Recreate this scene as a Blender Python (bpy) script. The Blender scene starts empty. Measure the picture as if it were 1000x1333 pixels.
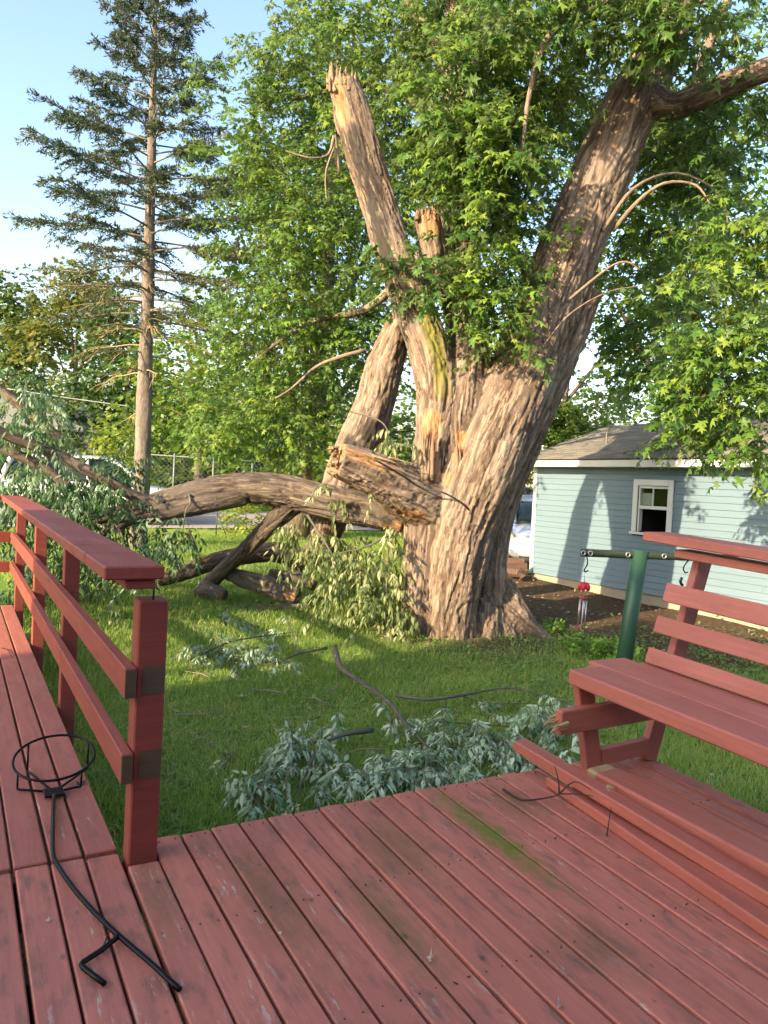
import bpy, bmesh, math, random
import numpy as np
from mathutils import Matrix, Vector
R_ = math.radians
sc = bpy.context.scene
COL = sc.collection
random.seed(7)
RNG = np.random.default_rng(11)

# ------------------------------------------------------------------ camera, sky, sun, exposure
FPX = 1003.75; PITCH = R_(-4.42); ROLL = R_(3.874); YAW = R_(29.43); HCAM = 1.6
_h = np.array([math.sin(YAW), math.cos(YAW), 0.]); _r = np.array([math.cos(YAW), -math.sin(YAW), 0.]); _z = np.array([0, 0, 1.])
CF = math.cos(PITCH)*_h + math.sin(PITCH)*_z
_u0 = -math.sin(PITCH)*_h + math.cos(PITCH)*_z
CR = math.cos(ROLL)*_r + math.sin(ROLL)*_u0
CU = -math.sin(ROLL)*_r + math.cos(ROLL)*_u0
CC = np.array([0, 0, HCAM])
cam = bpy.data.objects.new('camera', bpy.data.cameras.new('camera'))
COL.objects.link(cam)
cam.data.sensor_fit = 'HORIZONTAL'; cam.data.sensor_width = 36
cam.data.lens = 36*FPX/1000
cam.data.clip_end = 2000; cam.data.clip_start = .05
cam.matrix_world = Matrix(((CR[0], CU[0], -CF[0], CC[0]), (CR[1], CU[1], -CF[1], CC[1]), (CR[2], CU[2], -CF[2], CC[2]), (0, 0, 0, 1)))
sc.camera = cam

SUN_EL = R_(22.5); SUNH = np.array([.973, .225]); SUNH /= np.linalg.norm(SUNH)   # horizontal travel of the light
sund = Vector((SUNH[0]*math.cos(SUN_EL), SUNH[1]*math.cos(SUN_EL), -math.sin(SUN_EL)))
w = bpy.data.worlds.new('World'); sc.world = w; w.use_nodes = True
nt = w.node_tree; bg = nt.nodes['Background']; bg.inputs[1].default_value = .15
sky = nt.nodes.new('ShaderNodeTexSky'); sky.sky_type = 'NISHITA'; sky.sun_disc = False
sky.sun_elevation = SUN_EL
sky.sun_rotation = math.atan2(-sund.x, -sund.y)
sky.air_density = 1.0; sky.dust_density = 2.2; sky.ozone_density = 1.0
nt.links.new(sky.outputs[0], bg.inputs[0])
sl = bpy.data.lights.new('sun', 'SUN'); sl.energy = 3.9; sl.angle = R_(.6); sl.color = (1, .80, .52)
sun = bpy.data.objects.new('sun', sl); COL.objects.link(sun)
sun.rotation_euler = sund.to_track_quat('-Z', 'Y').to_euler()
sc.view_settings.view_transform = 'Standard'; sc.view_settings.look = 'None'
sc.view_settings.exposure = 1.68; sc.view_settings.gamma = 1
sc.render.engine = 'CYCLES'
sc.cycles.max_bounces = 6; sc.cycles.transparent_max_bounces = 8
sc.cycles.diffuse_bounces = 4; sc.cycles.glossy_bounces = 2; sc.cycles.transmission_bounces = 4

GZ = -.65
def at(px, py, depth):
    return CC + (CF + CR*(px-500)/FPX - CU*(py-666)/FPX)*depth
def atz(px, py, z):
    d = CF + CR*(px-500)/FPX - CU*(py-666)/FPX
    return CC + d*(z-HCAM)/d[2]
def ground_z(x, y):
    x = np.asarray(x, float); y = np.asarray(y, float)
    z = GZ + .15*np.exp(-(((x-10.2)/2.5)**2 + ((y-6.5)/2.8)**2))
    z = z + .10*np.exp(-(((x-5.6)/1.3)**2 + ((y-7.8)/1.3)**2))
    z = z + .02*np.sin(x*1.3+y*.7)*np.sin(y*1.1-x*.4)
    return z

# ------------------------------------------------------------------ numpy noise
def _hash(i, j, k, s):
    n = (i*374761393 + j*668265263 + k*2147483647 + s*1274126177) & 0xffffffff
    n = ((n ^ (n >> 13))*1274126177) & 0xffffffff
    n = ((n ^ (n >> 16))*2246822519) & 0xffffffff
    return ((n ^ (n >> 15)) & 0xffffff)/float(0xffffff)
def vnoise(P, seed=0):
    P = np.asarray(P, float); I = np.floor(P).astype(np.int64); f = P-I; f = f*f*f*(f*(f*6-15)+10)
    r = 0
    for a in (0, 1):
        wa = f[:, 0] if a else 1-f[:, 0]
        for b in (0, 1):
            wb = f[:, 1] if b else 1-f[:, 1]
            for c in (0, 1):
                wc = f[:, 2] if c else 1-f[:, 2]
                r = r + wa*wb*wc*_hash(I[:, 0]+a, I[:, 1]+b, I[:, 2]+c, seed)
    return r
def fbm(P, o=3, seed=0):
    r = 0; a = .5; P = np.asarray(P, float)
    for i in range(o): r = r + a*vnoise(P, seed+i); P = P*2.03+7.1; a *= .5
    return r/(1-.5**o)

# ------------------------------------------------------------------ object helpers
WM = {}
def root(name, label, cat, loc, group=None, M=None):
    o = bpy.data.objects.new(name, None); COL.objects.link(o); o.empty_display_size = .2
    M = M if M is not None else Matrix.Translation(Vector(loc))
    o.matrix_basis = M; WM[o.name] = M
    o['label'] = label; o['category'] = cat
    if group: o['group'] = group
    return o
def tag(o, label, cat=None, group=None, kind=None):
    if label: o['label'] = label
    if cat: o['category'] = cat
    if group: o['group'] = group
    if kind: o['kind'] = kind
    return o
def link(name, me, M, parent=None):
    o = bpy.data.objects.new(name, me); COL.objects.link(o)
    WM[o.name] = M
    if parent is not None:
        o.parent = parent; o.matrix_basis = WM[parent.name].inverted() @ M
    else: o.matrix_basis = M
    return o
def raw_mesh(name, V, F, mat, smooth=False, attrs=None):
    """V (n,3); F list of faces or (m,3)/(m,4) int array"""
    me = bpy.data.meshes.new(name)
    V = np.asarray(V, np.float32)
    if isinstance(F, np.ndarray):
        k = F.shape[1]; m = len(F)
        me.vertices.add(len(V)); me.vertices.foreach_set('co', V.ravel())
        me.loops.add(m*k); me.loops.foreach_set('vertex_index', F.astype(np.int32).ravel())
        me.polygons.add(m); me.polygons.foreach_set('loop_start', np.arange(0, m*k, k, dtype=np.int32))
        me.update(calc_edges=True)
    else:
        me.from_pydata(V.tolist(), [], F); me.update()
    if smooth: me.polygons.foreach_set('use_smooth', np.ones(len(me.polygons), bool))
    for nm, arr in (attrs or {}).items():
        arr = np.asarray(arr, np.float32)
        if arr.ndim == 2:
            a = me.attributes.new(nm, 'FLOAT_VECTOR', 'POINT'); a.data.foreach_set('vector', arr.ravel())
        else:
            a = me.attributes.new(nm, 'FLOAT', 'POINT'); a.data.foreach_set('value', arr)
    if mat: me.materials.append(mat)
    return me
def world_obj(name, V, F, mat, parent=None, smooth=False, attrs=None, loc=None):
    """vertices given in world space"""
    if parent is not None: M = WM[parent.name].copy()
    else: M = Matrix.Translation(Vector(loc if loc is not None else (0, 0, 0)))
    A = np.array(M.inverted()); V = np.asarray(V, float)
    V = V @ A[:3, :3].T + A[:3, 3]
    return link(name, raw_mesh(name, V, F, mat, smooth, attrs), M, parent)
_BOX = {}
def box_mesh(l, w_, h, mat, bev=.004, key=None):
    k = (round(l, 4), round(w_, 4), round(h, 4), mat.name, bev)
    if k in _BOX: return _BOX[k]
    bm = bmesh.new(); bmesh.ops.create_cube(bm, size=1)
    for v in bm.verts: v.co = Vector((v.co.x*l, v.co.y*w_, v.co.z*h))
    if bev: bmesh.ops.bevel(bm, geom=bm.edges[:], offset=min(bev, .3*min(l, w_, h)), segments=1, affect='EDGES')
    me = bpy.data.meshes.new('board'); bm.to_mesh(me); bm.free(); me.materials.append(mat)
    _BOX[k] = me
    return me
def frame(p0, p1, up=(0, 0, 1)):
    p0 = Vector(p0); p1 = Vector(p1); x = (p1-p0).normalized(); z = Vector(up); z = (z - x*z.dot(x)).normalized(); y = z.cross(x)
    c = (p0+p1)/2
    return Matrix(((x.x, y.x, z.x, c.x), (x.y, y.y, z.y, c.y), (x.z, y.z, z.z, c.z), (0, 0, 0, 1))), (p1-p0).length
def beam(name, p0, p1, w_, h, mat, parent=None, up=(0, 0, 1), bev=.004):
    """a board from p0 to p1 (centre line), w_ across, h along up"""
    M, l = frame(p0, p1, up)
    return link(name, box_mesh(l, w_, h, mat, bev), M, parent)
def bx(name, x0, x1, y0, y1, z0, z1, mat, parent=None, bev=.004, T=None):
    M = Matrix.Translation(Vector(((x0+x1)/2, (y0+y1)/2, (z0+z1)/2)))
    if T is not None: M = T @ M
    return link(name, box_mesh(x1-x0, y1-y0, z1-z0, mat, bev), M, parent)
def catmull(P, n):
    P = np.asarray(P, float); Q = np.vstack([2*P[0]-P[1], P, 2*P[-1]-P[-2]]); out = []
    for i in range(1, len(Q)-2):
        t = np.linspace(0, 1, n, endpoint=False)[:, None]
        a, b, c, d = Q[i-1], Q[i], Q[i+1], Q[i+2]
        out.append(.5*((2*b)+(-a+c)*t+(2*a-5*b+4*c-d)*t*t+(-a+3*b-3*c+d)*t**3))
    out.append(P[-1:]); return np.vstack(out)
def tube(P, Rr, n=8, cap=True, wob=0, seed=0):
    """tube along P (k,3) with radii; returns V, quad F list (as array), frames"""
    P = np.asarray(P, float); k = len(P); Rr = np.broadcast_to(np.asarray(Rr, float), (k,))
    T = np.gradient(P, axis=0); T /= np.linalg.norm(T, axis=1)[:, None]+1e-9
    N = np.zeros_like(P); a = np.array([1., 0, 0]) if abs(T[0, 0]) < .9 else np.array([0, 1., 0])
    nn = a-T[0]*(a@T[0]); N[0] = nn/np.linalg.norm(nn)
    for i in range(1, k):
        nn = N[i-1]-T[i]*(N[i-1]@T[i]); N[i] = nn/(np.linalg.norm(nn)+1e-9)
    B = np.cross(T, N)
    th = np.linspace(0, 2*np.pi, n, endpoint=False)
    rr = Rr[:, None]*np.ones((1, n))
    if wob:
        q = np.stack([np.repeat(np.arange(k), n)*.6, np.tile(np.cos(th)*1.2, k), np.tile(np.sin(th)*1.2, k)], 1)
        rr = rr*(1+wob*(fbm(q, 2, seed).reshape(k, n)-.5)*2)
    V = P[:, None]+rr[..., None]*(np.cos(th)[None, :, None]*N[:, None]+np.sin(th)[None, :, None]*B[:, None])
    V = V.reshape(-1, 3)
    i = np.arange(k-1)[:, None]*n; j = np.arange(n)[None]; j2 = (j+1) % n
    F = np.stack([i+j, i+j2, i+n+j2, i+n+j], -1).reshape(-1, 4)
    if cap:
        V = np.vstack([V, P[:1], P[-1:]]); c0 = k*n; c1 = k*n+1
        jj = np.arange(n); f0 = np.stack([np.full(n, c0), (jj+1) % n, jj, jj], 1)
        f1 = np.stack([np.full(n, c1), (k-1)*n+jj, (k-1)*n+(jj+1) % n, (k-1)*n+(jj+1) % n], 1)
        return V, np.vstack([F, f0, f1]), (T, N, B)
    return V, F, (T, N, B)
def quads2list(F):
    return [tuple(dict.fromkeys(f)) for f in F.tolist()]
class Acc:
    """collects pieces of ONE mesh"""
    def __init__(s): s.V = []; s.F = []; s.n = 0; s.A = []
    def add(s, V, F, **kw):
        F = F.tolist() if isinstance(F, np.ndarray) else F
        s.V.append(np.asarray(V, float)); s.F += [tuple(dict.fromkeys(i+s.n for i in f)) for f in F]; s.n += len(V); return s
    def tube(s, P, r, n=6, sub=0, **kw):
        P = np.asarray(P, float)
        if sub:
            m = len(P); r = np.interp(np.linspace(0, m-1, (m-1)*sub+1), np.arange(m), np.broadcast_to(r, (m,))); P = catmull(P, sub)
        V, F, _ = tube(P, r, n, **kw); return s.add(V, F)
    def build(s, name, mat, parent=None, smooth=True, loc=None):
        return world_obj(name, np.vstack(s.V), s.F, mat, parent, smooth, loc=loc)

# ------------------------------------------------------------------ materials
def mat_new(name):
    m = bpy.data.materials.new(name); m.use_nodes = True
    nt = m.node_tree; return m, nt, nt.nodes['Principled BSDF']
def N(nt, t, **kw):
    n = nt.nodes.new('ShaderNode'+t)
    for k, v in kw.items():
        if k.startswith('i_'):
            key = k[2:]; key = int(key) if key.isdigit() else key.replace('_', ' ')
            n.inputs[key].default_value = v
        else: setattr(n, k, v)
    return n
def ramp(nt, fac, stops):
    r = nt.nodes.new('ShaderNodeValToRGB'); nt.links.new(fac, r.inputs[0])
    el = r.color_ramp.elements
    while len(el) < len(stops): el.new(.5)
    for e, (p, c) in zip(el, stops): e.position = p; e.color = (*c, 1) if len(c) == 3 else c
    return r.outputs[0]
def mixc(nt, fac, a, b, mode='MIX'):
    n = nt.nodes.new('ShaderNodeMix'); n.data_type = 'RGBA'; n.blend_type = mode
    for s, v in ((n.inputs[0], fac), (n.inputs[6], a), (n.inputs[7], b)):
        if hasattr(v, 'is_linked'): nt.links.new(v, s)
        elif isinstance(v, tuple): s.default_value = (*v, 1) if len(v) == 3 else v
        else: s.default_value = v
    return n.outputs[2]
def mth(nt, op, a, b=None, c=None):
    n = nt.nodes.new('ShaderNodeMath'); n.operation = op
    for s, v in zip(n.inputs, (a, b, c)):
        if v is None: continue
        if hasattr(v, 'is_linked'): nt.links.new(v, s)
        else: s.default_value = v
    return n.outputs[0]
def maprange(nt, v, a, b, c=0, d=1):
    n = nt.nodes.new('ShaderNodeMapRange'); nt.links.new(v, n.inputs[0])
    for i, x in enumerate((a, b, c, d)): n.inputs[i+1].default_value = x
    return n.outputs[0]
def vecmap(nt, vec, scale=(1, 1, 1), loc=None):
    n = nt.nodes.new('ShaderNodeMapping'); n.inputs[3].default_value = scale; nt.links.new(vec, n.inputs[0])
    if loc is not None:
        if hasattr(loc, 'is_linked'): nt.links.new(loc, n.inputs[1])
        else: n.inputs[1].default_value = loc
    return n.outputs[0]
def noise(nt, vec, scale, detail=3, rough=.55, dist=0):
    n = nt.nodes.new('ShaderNodeTexNoise'); n.inputs['Scale'].default_value = scale; n.inputs['Detail'].default_value = detail
    n.inputs['Roughness'].default_value = rough; n.inputs['Distortion'].default_value = dist
    if vec is not None: nt.links.new(vec, n.inputs['Vector'])
    return n.outputs[0]
def bump(nt, b, h, strength=.5, dist=.01):
    n = nt.nodes.new('ShaderNodeBump'); n.inputs['Strength'].default_value = strength; n.inputs['Distance'].default_value = dist
    nt.links.new(h, n.inputs['Height']); nt.links.new(n.outputs[0], b.inputs['Normal']); return n
def objcoord(nt):
    return nt.nodes.new('ShaderNodeTexCoord').outputs['Object']
def simple(name, col, rough=.6, metal=0, var=.12, scale=6, bmp=.1, spec=.3):
    m, nt, b = mat_new(name); co = objcoord(nt)
    n = noise(nt, co, scale, 4)
    b.inputs['Specular IOR Level'].default_value = spec
    nt.links.new(mixc(nt, n, tuple(c*(1-var) for c in col), tuple(min(1, c*(1+var)) for c in col)), b.inputs['Base Color'])
    b.inputs['Roughness'].default_value = rough; b.inputs['Metallic'].default_value = metal
    if bmp: bump(nt, b, noise(nt, co, scale*8, 3), bmp, .004)
    return m
def wood_paint(name, col, worn=.5, moss=False, rough=.62, dark=.5):
    """painted lumber: grain runs along the local x axis of every board"""
    m, nt, b = mat_new(name); co = objcoord(nt)
    oi = nt.nodes.new('ShaderNodeObjectInfo')
    off = nt.nodes.new('ShaderNodeCombineXYZ')
    for i, k in enumerate((37., 11., 5.)): nt.links.new(mth(nt, 'MULTIPLY', oi.outputs['Random'], k), off.inputs[i])
    v = vecmap(nt, co, (1, 1, 1), off.outputs[0])
    g = noise(nt, vecmap(nt, v, (1.6, 34, 34)), 1.6, 5, .62, .4)       # grain
    big = noise(nt, vecmap(nt, v, (1.2, 5, 5)), 1.5, 4, .6)
    c = mixc(nt, maprange(nt, big, .25, .75), tuple(x*.80 for x in col), tuple(x*1.14 for x in col))
    c = mixc(nt, mth(nt, 'MULTIPLY', oi.outputs['Random'], .30), c, tuple(x*.72 for x in col))
    c = mixc(nt, maprange(nt, g, .35, .7, .34, 0), c, tuple(x*.5 for x in col))
    # knots and dark dirt blotches
    vo = N(nt, 'TexVoronoi', i_Scale=1.0); vo.feature = 'F1'; nt.links.new(vecmap(nt, v, (4.6, 9, 9)), vo.inputs['Vector'])
    dn = noise(nt, v, 24, 4)
    kd = mth(nt, 'ADD', vo.outputs['Distance'], mth(nt, 'MULTIPLY', dn, .26))
    c = mixc(nt, maprange(nt, kd, .12, .235, dark, 0), c, (.05, .03, .024))
    sm = noise(nt, vecmap(nt, v, (3, 8, 8)), 2.2, 5, .65)
    c = mixc(nt, maprange(nt, sm, .58-.07*dark, .70, 0, .55*dark+.1), c, (.12, .075, .055))
    # flaked paint: pale dry wood
    wn = noise(nt, vecmap(nt, v, (2.6, 15, 15)), 2.2, 8, .75)
    wz = noise(nt, vecmap(nt, v, (.8, 2, 2)), 1.3, 3)
    wf = mth(nt, 'MULTIPLY', maprange(nt, wn, .585, .63, 0, 1), maprange(nt, wz, .44, .64, 0, worn))
    c = mixc(nt, wf, c, (.47, .37, .31))
    if moss:
        geo = nt.nodes.new('ShaderNodeNewGeometry')
        for (x, y, sx, sy, amt, colm) in moss:
            mp = vecmap(nt, geo.outputs['Position'], (1/sx, 1/sy, 0), (-x/sx, -y/sy, 0))
            ln = N(nt, 'VectorMath', operation='LENGTH'); nt.links.new(mp, ln.inputs[0])
            mn = noise(nt, vecmap(nt, geo.outputs['Position'], (9, 5, 5)), 2.4, 6, .7)
            f = maprange(nt, mth(nt, 'ADD', ln.outputs['Value'], mth(nt, 'MULTIPLY', mth(nt, 'SUBTRACT', mn, .5), 2.2)), 1.15, .15, 0, amt)
            c = mixc(nt, f, c, colm)
    nt.links.new(c, b.inputs['Base Color'])
    nt.links.new(maprange(nt, big, .2, .8, rough+.1, rough-.1), b.inputs['Roughness'])
    b.inputs['Specular IOR Level'].default_value = .3
    hh = mth(nt, 'SUBTRACT', g, mth(nt, 'MULTIPLY', wf, .5))
    bump(nt, b, hh, .35, .004)
    return m
RED = (.245, .072, .060)
deck_paint = wood_paint('weathered_deck_paint', (.48, .160, .112), 1.0, moss=[
    (2.05, 2.52, .085, .50, 1.0, (.125, .14, .02)), (1.35, 2.15, .10, .40, .55, (.10, .095, .03)), (1.02, 2.45, .13, .5, .5, (.085, .075, .03)),
    (1.62, 2.55, .16, .3, .5, (.09, .085, .03)), (2.35, 2.72, .14, .22, .5, (.095, .085, .03)), (.66, 2.60, .09, .3, .45, (.08, .07, .03)), (1.9, 1.75, .16, .2, .45, (.08, .075, .03))], dark=1.0)
ramp_paint = wood_paint('weathered_ramp_paint', (.41, .132, .092), .7, dark=.6)
rail_paint = wood_paint('red_rail_paint', (.27, .062, .042), .12, dark=.25)
bench_paint = wood_paint('red_bench_paint', (.45, .145, .105), .12, dark=.22, rough=.55)
beam_paint = wood_paint('red_beam_paint', (.43, .13, .092), .10, dark=.22, rough=.5)
bare_wood = wood_paint('bare_split_wood', (.42, .29, .15), .2, dark=.45)
old_wood = wood_paint('weathered_bare_wood', (.105, .075, .042), .3, dark=.7)
joist_wood = wood_paint('dark_joist_wood', (.10, .06, .04), .1)

def bark_mat(name, ridge, mid, deep, fine=26):
    m, nt, b = mat_new(name)
    a = N(nt, 'Attribute', attribute_name='bark'); v = a.outputs['Vector']
    n1 = noise(nt, v, 9, 5, .65, .3); n2 = noise(nt, v, fine, 5, .7, .5); n3 = noise(nt, objcoord(nt), 1.7, 3)
    r1 = mth(nt, 'ABSOLUTE', mth(nt, 'SUBTRACT', n2, .5))
    h = mth(nt, 'ADD', mth(nt, 'MULTIPLY', n1, .6), mth(nt, 'MULTIPLY', r1, 1.6))
    c = ramp(nt, h, [(.28, deep), (.46, mid), (.68, ridge)])
    c = mixc(nt, maprange(nt, n3, .4, .68, 0, .55), c, tuple(.55*x+.07 for x in mid))          # greyer old bark
    fi = N(nt, 'Attribute', attribute_name='fissure').outputs['Fac']
    c = mixc(nt, maprange(nt, fi, .0, 1, 0, .8), c, deep)
    rw = N(nt, 'Attribute', attribute_name='raw').outputs['Fac']
    rn = noise(nt, v, 30, 4, .7)
    rc = ramp(nt, rn, [(.3, (.14, .055, .025)), (.5, (.33, .175, .08)), (.72, (.50, .37, .22))])
    c = mixc(nt, maprange(nt, mth(nt, 'ADD', rw, mth(nt, 'MULTIPLY', mth(nt, 'SUBTRACT', n2, .5), .8)), .35, .6, 0, 1), c, rc)
    ms = N(nt, 'Attribute', attribute_name='moss').outputs['Fac']
    c = mixc(nt, maprange(nt, mth(nt, 'ADD', ms, mth(nt, 'MULTIPLY', mth(nt, 'SUBTRACT', n1, .5), 1.4)), .3, .9, 0, .75), c, (.21, .20, .03))
    dk = N(nt, 'Attribute', attribute_name='weather_hollow').outputs['Fac']
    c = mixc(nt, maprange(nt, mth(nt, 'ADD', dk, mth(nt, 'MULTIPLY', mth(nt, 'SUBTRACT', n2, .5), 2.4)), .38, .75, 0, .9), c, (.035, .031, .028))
    nt.links.new(c, b.inputs['Base Color']); b.inputs['Roughness'].default_value = .9; b.inputs['Specular IOR Level'].default_value = .15
    bump(nt, b, h, .9, .022)
    return m
maple_bark = bark_mat('maple_bark', (.48, .375, .27), (.33, .24, .17), (.095, .062, .042))
log_bark = bark_mat('log_bark', (.30, .235, .165), (.18, .135, .095), (.045, .033, .025), 30)
grey_bark = bark_mat('grey_branch_bark', (.25, .22, .18), (.16, .14, .11), (.08, .065, .05), 40)
spruce_bark = bark_mat('spruce_bark', (.38, .32, .26), (.27, .215, .17), (.13, .10, .08), 40)

def leaf_mat(name, c0, c1, c2, trans=.4, back=None, gloss=.35, c3=None):
    """c0..c2: leaf to leaf colours picked by the tint attribute"""
    m, nt, b = mat_new(name)
    t = N(nt, 'Attribute', attribute_name='tint').outputs['Fac']
    c = ramp(nt, t, [(.0, c0), (.5, c1), (1., c2)] if c3 is None else [(.0, c0), (.45, c1), (.85, c2), (.93, c3)])
    if back is not None:
        geo = nt.nodes.new('ShaderNodeNewGeometry')
        c = mixc(nt, mth(nt, 'MULTIPLY', geo.outputs['Backfacing'], .85), c, back)
    nt.nodes.remove(b); out = nt.nodes['Material Output']
    d = nt.nodes.new('ShaderNodeBsdfPrincipled'); nt.links.new(c, d.inputs['Base Color']); d.inputs['Roughness'].default_value = .48; d.inputs['Specular IOR Level'].default_value = gloss
    tr = nt.nodes.new('ShaderNodeBsdfTranslucent')
    hs = nt.nodes.new('ShaderNodeHueSaturation'); hs.inputs['Hue'].default_value = .485; hs.inputs['Saturation'].default_value = 1.1; hs.inputs['Value'].default_value = 1.5
    nt.links.new(c, hs.inputs['Color']); nt.links.new(hs.outputs[0], tr.inputs[0])
    mx = nt.nodes.new('ShaderNodeMixShader'); mx.inputs[0].default_value = trans
    nt.links.new(d.outputs[0], mx.inputs[1]); nt.links.new(tr.outputs[0], mx.inputs[2]); nt.links.new(mx.outputs[0], out.inputs[0])
    return m
maple_leaf = leaf_mat('maple_leaf', (.035, .095, .018), (.095, .185, .026), (.21, .29, .040), .36, back=(.16, .235, .09))
maple_leaf_far = leaf_mat('maple_leaf_far', (.065, .13, .024), (.12, .20, .034), (.21, .27, .045), .4)
wood_leaf = leaf_mat('woodland_leaf', (.045, .095, .030), (.085, .140, .036), (.15, .19, .045), .35)
wood_leaf_yellow = leaf_mat('yellowish_leaf', (.085, .115, .03), (.14, .16, .035), (.21, .20, .05), .4)
silver_leaf = leaf_mat('wilted_silver_leaf', (.12, .21, .085), (.29, .40, .235), (.50, .60, .42), .25)
wilted_leaf = leaf_mat('wilted_pale_leaf', (.085, .125, .035), (.20, .24, .09), (.42, .42, .22), .3)
mixed_leaf = leaf_mat('broken_limb_leaf', (.045, .10, .030), (.105, .18, .075), (.30, .39, .27), .3)
needle = leaf_mat('spruce_needle', (.034, .060, .036), (.072, .100, .056), (.15, .13, .06), .2)
grass_mat = leaf_mat('grass_blade', (.125, .205, .05), (.24, .345, .085), (.38, .44, .14), .5, gloss=.2, c3=(.46, .38, .20))
clover_mat = leaf_mat('clover_leaf', (.07, .14, .035), (.12, .22, .05), (.20, .30, .08), .3)
vine_mat = leaf_mat('bright_weed_leaf', (.10, .22, .03), (.17, .32, .04), (.25, .40, .06), .35)
litter_mat = leaf_mat('dry_leaf', (.12, .07, .035), (.30, .21, .11), (.45, .38, .28), .15)
shrub_mat = leaf_mat('shrub_leaf', (.12, .18, .03), (.20, .26, .04), (.30, .32, .06), .4)
twig_mat = simple('dark_twig', (.045, .030, .024), .8)
branch_mat = simple('grey_twig', (.20, .17, .13), .8, scale=20)
dead_mat = simple('dead_spruce_twig', (.28, .21, .11), .8, scale=20)
print('materials ok')

# ------------------------------------------------------------------ ground, road
def ground_material():
    m, nt, b = mat_new('lawn_soil'); geo = nt.nodes.new('ShaderNodeNewGeometry'); P = geo.outputs['Position']
    n1 = noise(nt, P, 1.1, 5, .6); n2 = noise(nt, P, 14, 5, .7); n3 = noise(nt, P, 60, 3, .6)
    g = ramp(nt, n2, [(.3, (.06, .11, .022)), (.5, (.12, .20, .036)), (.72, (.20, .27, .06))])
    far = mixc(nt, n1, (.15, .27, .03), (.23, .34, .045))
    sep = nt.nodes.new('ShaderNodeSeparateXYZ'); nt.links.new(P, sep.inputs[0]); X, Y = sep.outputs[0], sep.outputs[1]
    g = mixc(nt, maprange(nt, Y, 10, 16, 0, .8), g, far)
    d = ramp(nt, n2, [(.25, (.035, .022, .014)), (.5, (.10, .066, .042)), (.75, (.19, .135, .09))])
    # bare earth between the maple and the garage (same shape as the grass mask below)
    dx = mth(nt, 'DIVIDE', mth(nt, 'SUBTRACT', X, 9.3), 3.3); dy = mth(nt, 'DIVIDE', mth(nt, 'SUBTRACT', Y, 8.6), 4.2)
    r = mth(nt, 'SQRT', mth(nt, 'ADD', mth(nt, 'MULTIPLY', dx, dx), mth(nt, 'MULTIPLY', dy, dy)))
    f = maprange(nt, mth(nt, 'ADD', r, mth(nt, 'MULTIPLY', mth(nt, 'SUBTRACT', n1, .5), .7)), 1.05, .85, 0, 1)
    rt = N(nt, 'VectorMath', operation='DISTANCE'); nt.links.new(P, rt.inputs[0]); rt.inputs[1].default_value = (5.7, 7.7, -.6)
    f2 = maprange(nt, mth(nt, 'ADD', rt.outputs['Value'], mth(nt, 'MULTIPLY', n1, .8)), 1.9, 1.4, 0, .85)
    f = mth(nt, 'MAXIMUM', f, f2)
    ud = maprange(nt, Y, 3.3, 2.7, 0, 1)
    f = mth(nt, 'MAXIMUM', f, ud)
    f = mth(nt, 'MAXIMUM', f, mth(nt, 'MULTIPLY', maprange(nt, X, .75, .55, 0, 1), maprange(nt, Y, 9.3, 8.9, 0, 1)))
    c = mixc(nt, f, g, d)
    nt.links.new(c, b.inputs['Base Color']); b.inputs['Roughness'].default_value = .95; b.inputs['Specular IOR Level'].default_value = .1
    bump(nt, b, mth(nt, 'ADD', n2, mth(nt, 'MULTIPLY', n3, .5)), .8, .03)
    return m
xs = np.concatenate([np.linspace(-320, -12, 12), np.linspace(-10, 20, 101), np.linspace(24, 320, 12)])
ys = np.concatenate([np.linspace(-320, -12, 12), np.linspace(-10, 30, 121), np.linspace(36, 320, 12)])
gx, gy = np.meshgrid(xs, ys); V = np.stack([gx.ravel(), gy.ravel(), ground_z(gx, gy).ravel()], 1)
nx, ny = len(xs), len(ys); i, j = np.meshgrid(np.arange(nx-1), np.arange(ny-1)); a = (j*nx+i).ravel()
gnd = world_obj('ground', V, np.stack([a, a+1, a+nx+1, a+nx], 1), ground_material(), smooth=True)
tag(gnd, 'green back lawn with bare earth by the maple and garage', kind='structure')
def road_mat():
    m, nt, b = mat_new('road_asphalt'); co = objcoord(nt); n = noise(nt, co, 3, 5, .6); n2 = noise(nt, co, 90, 2)
    nt.links.new(mixc(nt, n, (.27, .22, .20), (.36, .31, .285)), b.inputs['Base Color']); b.inputs['Roughness'].default_value = .9
    bump(nt, b, n2, .4, .006); return m
road_m = road_mat()
rx = np.linspace(-90, 90, 60); V = []
for yy in (18.9, 23.6):
    V += [(x, yy+.25*math.sin(x*.17), float(ground_z(x, yy))+.03) for x in rx]
n_ = len(rx); F = [(k, k+1, n_+k+1, n_+k) for k in range(n_-1)]
tag(world_obj('road', V, F, road_m), 'pale worn residential road beyond the lawn', kind='structure')
drv = world_obj('driveway', [(10.6, 12.9, GZ+.022), (16.5, 12.9, GZ+.022), (16.5, 18.8, GZ+.022), (10.6, 18.8, GZ+.022)], [(0, 1, 2, 3)], road_m)
tag(drv, 'pale driveway behind the garage', kind='structure')

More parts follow.
